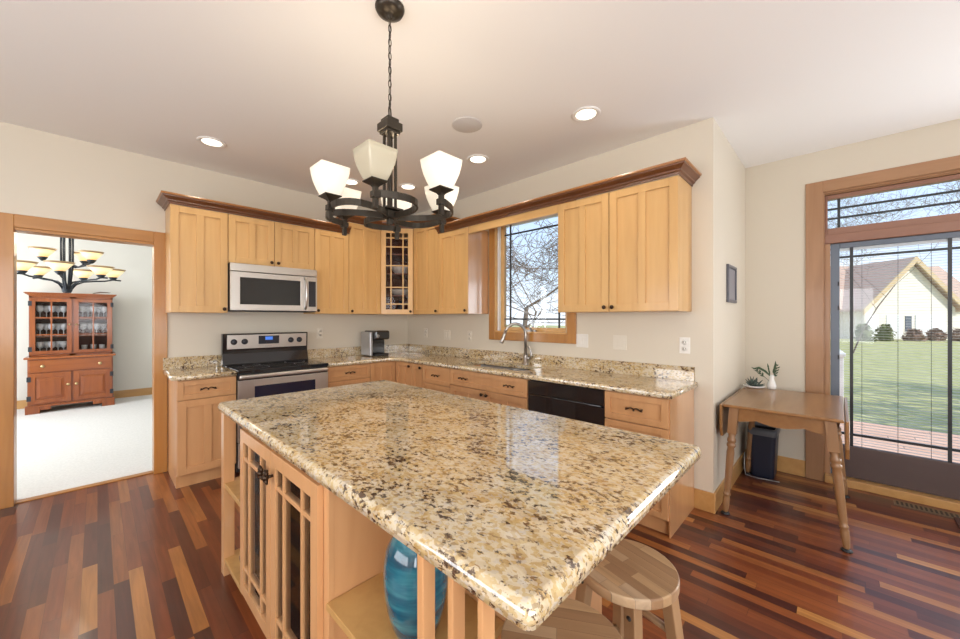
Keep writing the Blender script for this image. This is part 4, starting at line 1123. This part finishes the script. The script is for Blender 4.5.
# sill
m = MB(); m.fbox(FC, DY0, DY1-.014, -.14, .030, 0, .062); m.build('sill', 'baseboard', w, .004)
# sliding leaf
def leaf(u1, u0, n0, n1, blind):
    zb, zt = .066, 1.998
    m = MB(); F = FC; s = .055
    m.fbox(F, u1-s, u1, n0, n1, zb, zt); m.fbox(F, u0, u0+s, n0, n1, zb, zt)
    m.fbox(F, u0+s, u1-s, n0, n1, 1.955, zt)
    lf = m.build('leaf', 'alu', w, .004)
    MB().fbox(F, u0+s, u1-s, n0, n1, zb, .325).build('bottom_rail', 'door_brown', lf, .008)
    g0, g1, z0, z1 = u0+s, u1-s, .325, 1.955
    nm = (n0+n1)/2
    MB().fbox(F, g0, g1, nm+.010, nm+.013, z0, z1).build('pane', 'pane', lf)
    m = MB()
    for u in (g0+.075, g1-.070): m.fbox(F, u-.010, u+.010, nm+.013, n1-.004, z0, z1)
    for z in (z0+.095, z1-.075): m.fbox(F, g0, g1, nm+.013, n1-.005, z-.009, z+.009)
    m.build('muntins', 'muntin', lf)
    if blind:
        m = MB(); z = z0+.02
        while z < z1-.01:
            c = F(0, nm-.004, z)
            m.fbox(F, g0+.004, g1-.004, nm-.011, nm+.003, z-.0010, z+.0010); z += .0205
        m.build('blind_slats', 'blind', lf)
        m = MB()
        for u in (g0+.16, (g0+g1)/2, g1-.13): m.tube([F(u, nm+.005, z0), F(u, nm+.005, z1)], .0014, 5)
        m.build('blind_cord', 'muntin', lf)
        MB().fbox(F, g0+.002, g1-.002, nm-.012, nm+.008, z1-.022, z1).build('blind_headrail', 'white_paint', lf)
    return lf
lf = leaf(.055, -.705, -.085, -.035, True)
m = MB()
for z in (1.66, 1.46, 1.05): m.fbox(FC, .002, .012, -.035, -.027, z-.018, z+.018)
m.build('latch', 'black_matte', lf)
leaf(-.65, DY0+.014, -.138, -.092, True)
m = MB(); m.fbox(FC, .057, DY1-.014, -.135, -.02, .062, 2.000); m.build('side_jamb', 'patio_casing', w, .003)

# ================================================================ dining room
HX0, HX1, HY = -.715, .190, 8.25
hd = .50
t = thing('china_hutch', 'cherry china hutch with glass doors in the dining room', 'hutch', ((HX0+HX1)/2, HY+hd/2, 0))
FH = lambda u, n, z: (u, HY+hd-n, z)
W_ = HX1-HX0; hm = (HX0+HX1)/2
m = MB(); m.fbox(FH, HX0+.02, HX1-.02, .0, hd-.03, .10, .79); m.build('lower_case', 'cherry', t, .003)
m = MB(); 
for u0, u1 in ((HX0, HX0+.14), (HX1-.14, HX1)): m.fbox(FH, u0, u1, hd-.035, hd, 0, .11)
m.fbox(FH, HX0+.14, HX0+.24, hd-.033, hd-.003, .05, .11); m.fbox(FH, HX1-.24, HX1-.14, hd-.033, hd-.003, .05, .11); m.fbox(FH, HX0, HX1, hd-.035, hd, .095, .125)
for u0, u1 in ((HX0+.001, HX0+.035), (HX1-.035, HX1-.001)): m.fbox(FH, u0, u1, 0, hd-.036, 0, .108)
m.build('bracket_foot', 'cherry', t, .006)
m = MB(); m.fbox(FH, HX0-.012, HX1+.012, 0, hd+.012, .785, .812); m.build('waist_ledge', 'cherry_h', t, .006)
d = MB().fbox(FH, HX0+.035, HX1-.035, hd-.03, hd-.008, .595, .770).build('drawer', 'cherry_h', t, .004)
for u in (hm-.29, hm+.29): MB().lathe([(.010, 0), (.022, .008), (.022, .016), (.012, .024), (.002, .026)], FH(u, hd-.008, .68), 14, (0, -1, 0)).build('knob', 'brass_pull', d)
def raised(u0, u1, z0, z1, s):
    m = MB(); n0, n1 = hd-.03, hd-.008; st = .06
    m.fbox(FH, u0, u0+st, n0, n1, z0, z1); m.fbox(FH, u1-st, u1, n0, n1, z0, z1); m.fbox(FH, u0+st, u1-st, n0, n1, z0, z0+st); m.fbox(FH, u0+st, u1-st, n0, n1, z1-st, z1)
    m.fbox(FH, u0+st, u1-st, n0, n1-.012, z0+st, z1-st)
    a0, a1, b0, b1 = u0+st+.012, u1-st-.012, z0+st+.012, z1-st-.012
    m.loft([[FH(a, n1-.012, b) for a, b in ((a0, b0), (a1, b0), (a1, b1), (a0, b1))], [FH(a, n1-.002, b) for a, b in ((a0+.03, b0+.03), (a1-.03, b0+.03), (a1-.03, b1-.03), (a0+.03, b1-.03))]], True, False)
    d = m.build('door', 'cherry', t, .002)
    MB().lathe([(.008, 0), (.018, .008), (.018, .016), (.002, .022)], FH(u1-.03 if s else u0+.03, hd-.008, (z0+z1)/2+.03), 12, (0, -1, 0)).build('knob', 'brass_pull', d)
    uu = u0 if s else u1
    for z in (z0+.08, z1-.08): MB().fbox(FH, uu-.020, uu+.020, hd-.008, hd-.004, z-.035, z+.035).build('hinge', 'iron', d)
raised(HX0+.035, hm-.012, .145, .580, True); raised(hm+.012, HX1-.035, .145, .580, False)
# upper case, open behind glass
un = .30
m = MB(); m.fbox(FH, HX0+.02, HX0+.045, 0, un, .812, 1.70); m.fbox(FH, HX1-.045, HX1-.02, 0, un, .812, 1.70); m.fbox(FH, HX0+.02, HX1-.02, 0, un, 1.675, 1.70); m.fbox(FH, HX0+.02, HX1-.02, 0, un, .812, .835)
m.fbox(FH, hm-.035, hm+.035, un-.022, un, .812, 1.70)
m.build('upper_case', 'cherry', t, .002)
MB().fbox(FH, HX0+.045, HX1-.045, 0, .01, .835, 1.675).build('back_panel', 'cabinet_dark', t)
for z in (1.105, 1.375): MB().fbox(FH, HX0+.045, HX1-.045, .01, un-.03, z-.014, z).build('shelf', 'cherry_h', t)
m = MB()
for o_, z0, z1 in ((.004, 1.70, 1.715), (.018, 1.715, 1.728), (.034, 1.728, 1.742), (.046, 1.742, 1.755)): m.fbox(FH, HX0+.02-o_, HX1-.02+o_, 0, un+o_, z0, z1)
m.build('cornice', 'cherry_h', t, .003)
for u0, u1, s in ((HX0+.03, hm-.01, True), (hm+.01, HX1-.03, False)):
    d = glass_door(FH, u0, u1, .840, 1.672, un-.001, (.5,), (.325, .675), t, 'cherry', .052, .020, .018)
    MB().lathe([(.007, 0), (.014, .010), (.002, .020)], FH(u1-.025 if s else u0+.025, un+.019, 1.28), 10, (0, -1, 0)).build('knob', 'brass_pull', d)
    uu = u0 if s else u1
    for z in (.92, 1.59): MB().fbox(FH, uu-.016, uu+.020, un+.019, un+.023, z-.035, z+.035).build('hinge', 'iron', d)
# glassware in the hutch
def goblet(x, y, z, s):
    h = .17*s
    return MB().lathe([(.032*s, 0), (.030*s, .004), (.005*s, .010), (.005*s, h*.45), (.030*s, h*.58), (.037*s, h*.8), (.034*s, h)], (x, y, z), 10)
def tumbler(x, y, z, s): return MB().lathe([(.028*s, 0), (.033*s, .09*s), (.036*s, .12*s), (.033*s, .12*s), (.026*s, .01)], (x, y, z), 10)
proto = {}
side = {0: 'left', 1: 'right'}
shelf_word = {.835: 'bottom', 1.105: 'middle', 1.375: 'top'}
for sd, (a, b) in enumerate(((HX0+.09, hm-.07), (hm+.07, HX1-.09))):
    for z in (.835, 1.105, 1.375):
        n = 5 if (sd == 0 or z > 1.3) else (4 if z > 1 else 3)
        for k in range(n):
            x = a+(b-a)*(k+.5)/n; y = HY+hd-(.13 if k % 2 else .20)
            kind = 'goblet' if (z > 1.0 or sd == 0) else 'tumbler'
            if kind not in proto:
                o = (goblet(0, 0, 0, 1.1) if kind == 'goblet' else tumbler(0, 0, 0, 1.0)).build('glass_'+kind, 'crystal'); proto[kind] = o
            else:
                o = proto[kind].copy(); C.collection.objects.link(o)
            o.location = (x, y, z)
            tag(o, f'crystal {kind} on the {shelf_word[z]} shelf behind the {side[sd]} hutch door', 'glass', f'glassware on the {shelf_word[z]} hutch shelf, {side[sd]} door')
m = MB(); random.seed(11)
for i in range(7):
    a = random.uniform(-.9, .9); b = Vector((.03, HY+.32, 1.757))
    m.tube([b+Vector((-.08, 0, .012)), b+Vector((0, 0, .03+.01*i/7)), b+Vector((.06+.01*i, .02*math.sin(a), .02+.02*random.random()))], [.008, .006, .002], 6)
tag(m.build('driftwood_ornament', 'twig'), 'small dark twig ornament on top of the china hutch', 'ornament')

# dining chandelier
dx, dy = -.245, 6.4
t = thing('dining_chandelier', 'two-tier iron chandelier with art glass bowls in the dining room', 'chandelier', (dx, dy, 3.0))
m = MB()
for k in range(6):
    a = k*PI/3; m.tube([(dx+.045*math.cos(a), dy+.045*math.sin(a), 2.42), (dx+.045*math.cos(a), dy+.045*math.sin(a), 1.98), (dx+.020*math.cos(a), dy+.020*math.sin(a), 1.70)], .011, 6)
m.lathe([(.058, 2.32), (.062, 2.33), (.062, 2.36), (.058, 2.37)], (dx, dy, 0), 16); m.lathe([(.004, 2.40), (.05, 2.41), (.03, 2.47), (.012, 2.50)], (dx, dy, 0), 12)
m.tube([(dx, dy, 2.48), (dx, dy, 3.0)], .010, 6)
m.lathe([(.03, 1.665), (.042, 1.69), (.046, 1.73), (.035, 1.76)], (dx, dy, 0), 14)
m.build('stem', 'iron', t)
def bowlarm(r, d, zc, low, sc_):
    v = cr*r+cd*d; R = v.length; c, sn = v.x/R, v.y/R
    P = lambda q, z: (dx+q*c, dy+q*sn, z)
    if low: pts = [P(.03, 1.70), P(.07, 1.765), P(.13, 1.80), P(.22, 1.815), P(.31, 1.825), P(R, zc-.03), P(R+.07, zc-.035)]
    else: pts = [P(.045, 2.00), P(R*.45, 1.965), P(R*.75, zc-.065), P(R, zc-.03)]
    MB().tube(pts, .010, 6).build('arm', 'iron', t)
    MB().lathe([(.012, -.04), (.03, -.02), (.042, 0), (.030, .008)], P(R, zc), 12).build('cup', 'iron', t)
    m = MB(); pr = [(.038, .0), (.062, .03), (.088, .065), (.105, .082), (.118, .100)]
    m.lathe([(q*sc_, z) for q, z in pr]+[((q-.004)*sc_, z) for q, z in pr[::-1]], (0, 0, 0), 12, caps=False)
    o = m.build('glass_bowl', 'tiffany'); o.parent = t; o.location = Vector(P(R, zc))-Vector(t.location)
for r, d in ((-.076, -.36), (-.39, .05), (.277, -.32), (-.186, .35), (.36, .03), (.235, .30)): bowlarm(r, d, 1.876, True, 1.0)
for r, d in ((-.07, -.18), (.24, .04), (.054, .14)): bowlarm(r, d, 2.05, False, .92)
add_light('dining_chandelier_lamp', 'POINT', (dx, dy, 2.25), 14, (1.0, 0.85, 0.65), shadow_soft_size=.2)

# ================================================================ outdoors
struct(MB().box(3.3, 90, -60, 90, -.62, -.60).build('ground_lawn', 'lawn'), 'green lawn sloping away beyond the deck', 'lawn')
struct(MB().box(4.43, 7.35, -6.0, .9, -.17, -.06).build('ground_deck', 'deck'), 'pinkish wooden deck outside the patio door', 'deck')
struct(MB().box(6, 60, 7.0, 70, -.6, -.585).build('ground_drive', 'concrete'), 'pale concrete drive seen through the sink window', 'driveway')

t = thing('deck_rail_post', 'white deck railing post outside the patio door', 'railing post', (7.2, .02, -.06))
m = MB(); m.box(7.14, 7.26, -.04, .08, -.06, .85); m.build('post', 'white_paint', t, .006)
MB().box(7.12, 7.28, -.06, .10, .85, .89).loft([[(7.13, -.05, .89), (7.27, -.05, .89), (7.27, .09, .89), (7.13, .09, .89)], [(7.19, .01, .95), (7.21, .01, .95), (7.21, .03, .95), (7.19, .03, .95)]], True, False).build('cap', 'white_paint', t, .003)
m = MB(); m.box(7.17, 7.23, .08, .9, .72, .78); m.box(7.17, 7.23, .08, .9, .02, .08)
for k in range(6): m.box(7.185, 7.215, .17+.125*k, .20+.125*k, .08, .72)
m.build('rail', 'white_paint', t)

# neighbour's house
def P3(x, y, d):
    r = (x-480)/370.88*d
    return (d*math.cos(YAW)+r*math.sin(YAW), d*math.sin(YAW)-r*math.cos(YAW), CH-(y-318.4)*d/370.88)
def Dh(u, n, z):   # house frame: along the facade u, towards us -n, at real distance 34
    c = cr*u+cd*(34+n)
    return (c.x, c.y, z)
GZ = -.6
t = thing('house', 'cream gabled house with a brown shingle roof across the lawn', 'house', Dh(39, 6, GZ))
us = lambda x: (x-480)/370.88*34
m = MB(); m.fbox(Dh, us(828), us(1010), 2, 9, GZ, 2.3)
a, b, c_ = us(858), us(962), us(910)
m.fbox(Dh, a+.6, b-.6, 0, 5, GZ, 2.3)
m.add([Dh(a+.6, 0, 2.3), Dh(b-.6, 0, 2.3), Dh(c_, 0, 6.6), Dh(a+.6, 3, 2.3), Dh(b-.6, 3, 2.3), Dh(c_, 3, 6.6)], [(0, 1, 2), (3, 5, 4), (0, 3, 4, 1), (1, 4, 5, 2), (2, 5, 3, 0)])
m.build('wall', 'siding', t)
m = MB()
e0, e1 = us(820), us(1020)
m.add([Dh(e0, 1.6, 2.3), Dh(e1, 1.6, 2.3), Dh(e1, 6, 7.0), Dh(e0, 6, 7.0), Dh(e0, 10.4, 2.3), Dh(e1, 10.4, 2.3), Dh(e0, 1.6, 2.15), Dh(e1, 1.6, 2.15), Dh(e0, 10.4, 2.15), Dh(e1, 10.4, 2.15)],
      [(0, 1, 2, 3), (3, 2, 5, 4), (0, 1, 7, 6), (4, 5, 9, 8), (6, 7, 9, 8), (0, 3, 4, 8, 6), (1, 2, 5, 9, 7)])
for s in (-1, 1):
    x0 = a if s < 0 else b
    q = [(x0, 2.25), (c_, 7.0)]
    m.add([Dh(x0, -.4, 2.2), Dh(c_, -.4, 6.95), Dh(c_, 5.5, 6.95), Dh(x0, 5.5, 2.2), Dh(x0, -.4, 2.0), Dh(c_, -.4, 6.7), Dh(c_, 5.5, 6.7), Dh(x0, 5.5, 2.0)],
          [(0, 1, 2, 3), (4, 5, 6, 7), (0, 1, 5, 4), (3, 2, 6, 7), (0, 3, 7, 4), (1, 2, 6, 5)])
m.build('roof', 'shingle', t)
for s in (-1, 1):
    x0 = a if s < 0 else b
    m = MB(); m.add([Dh(x0, -.55, 2.22), Dh(c_, -.55, 7.0), Dh(c_, -.55, 6.45), Dh(x0, -.55, 1.70), Dh(x0, -.41, 2.22), Dh(c_, -.41, 7.0), Dh(c_, -.41, 6.45), Dh(x0, -.41, 1.70)],
                    [(0, 1, 2, 3), (4, 5, 6, 7), (0, 1, 5, 4), (1, 2, 6, 5), (2, 3, 7, 6), (3, 0, 4, 7)])
    m.build('rake_board', 'rake', t)
for x0, x1 in ((866, 878), (886, 902), (915, 945)):
    m = MB(); m.fbox(Dh, us(x0), us(x1), -.06, .0, GZ+.1, 1.7); m.build('garage_door', 'white_paint', t)
MB().fbox(Dh, us(905), us(911), -.06, 0, .2, 1.6).build('window', 'alu', t)
t = None

# shrubs along the far edge
def shrub(u, n, w_, h, mm, label, k):
    o = thing('shrub', label, 'shrub', Dh(u, n, GZ), 'shrubs before the house') if False else None
    m = MB(); rnd = random.Random(k)
    for i in range(240):
        th = rnd.uniform(0, 2*PI); ph = rnd.uniform(0, 1); rr = w_*rnd.uniform(.2, 1)*math.sqrt(max(0.05, 1-ph*ph))
        p = Vector(Dh(u, n, GZ))+Vector((rr*math.cos(th), rr*math.sin(th), h*ph))
        q = [p+Vector((rnd.uniform(-.28, .28), rnd.uniform(-.28, .28), rnd.uniform(-.2, .3))) for _ in range(3)]
        m.add(q, [(0, 1, 2)])
    m.sphere((Dh(u, n, 0)[0], Dh(u, n, 0)[1], GZ+h*.35), 1, 10, 6, (w_*.8, w_*.8, h*.5))
    return tag(m.build('shrub', mm), label, 'shrub', 'shrubs before the house')
names_s = ['low green shrub at the far left edge of the patio door view', 'brown leafless shrub under the left end of the house', 'brown leafless shrub before the garage doors',
           'brown leafless shrub before the gable wall', 'brown leafless shrub right of the gable window', 'brown leafless shrub at the right end of the house']
for k, (x, mm) in enumerate(((846, 'hedge'), (866, 'hedge'), (893, 'shrub'), (914, 'shrub'), (936, 'shrub'), (956, 'shrub'))):
    shrub(us(x), -1.6, .62, .9 if k > 1 else 1.3, mm, names_s[k], k)

# bare trees
def tree(loc, H, rad, seed, label, levels=5, spread=.55, lean=(0, 0), nchild=3, group='bare winter trees', rmin=.006, taper=.62):
    rnd = random.Random(seed); t = thing('bare_tree', label, 'tree', loc, group)
    tr = MB(); br = MB(); cnt = [0]
    def grow(p, d, L_, r, lev):
        n = 3; pts = [Vector(p)]; rr = [r]
        dd = Vector(d)
        for i in range(n):
            dd = (dd+Vector((rnd.uniform(-.16, .16), rnd.uniform(-.16, .16), rnd.uniform(-.05, .14)))).normalized()
            pts.append(pts[-1]+dd*L_/n); rr.append(r*(1-.42*(i+1)/n))
        (tr if lev < 1 else br).tube(pts, rr, 6 if lev < 2 else 3, caps=False)
        cnt[0] += 1
        if lev >= levels: return
        k = nchild+(1 if rnd.random() < .4 else 0)
        for j in range(k):
            f = rnd.uniform(.35, 1.0) if j else 1.0
            idx = min(n-1, int(f*n)); q = pts[idx]+(pts[idx+1]-pts[idx])*(f*n-idx if f < 1 else 1)
            ax = Vector((rnd.uniform(-1, 1), rnd.uniform(-1, 1), rnd.uniform(-.3, .5))).normalized()
            nd = (dd*(1-spread)+ax*spread*1.25).normalized()
            if nd.z < -.1: nd.z *= -.5
            grow(q, nd, L_*rnd.uniform(.62, .82), max(rr[min(idx+1, n)]*taper, rmin), lev+1)
    grow(Vector(loc), Vector((lean[0], lean[1], 1)).normalized(), H, rad, 0)
    tr.build('trunk', 'twig', t); br.build('branches', 'twig', t)
    return t
c = P3(512, 318, 9.5)
tree((c[0], c[1], GZ), 2.3, .10, 5, 'bare leafless tree outside the sink window', 6, .58, (.1, -.25))
c = P3(853, 318, 21)
tree((c[0], c[1], GZ), 4.2, .04, 9, 'slender bare tree beyond the deck rail post, before the house roof', 6, .5, (.0, -.25), taper=.5)
tree((11.3, -8.4, GZ), 3.4, .34, 21, 'bare leafless tree shading the lawn beyond the right of the patio door', 5, .6, rmin=.035)
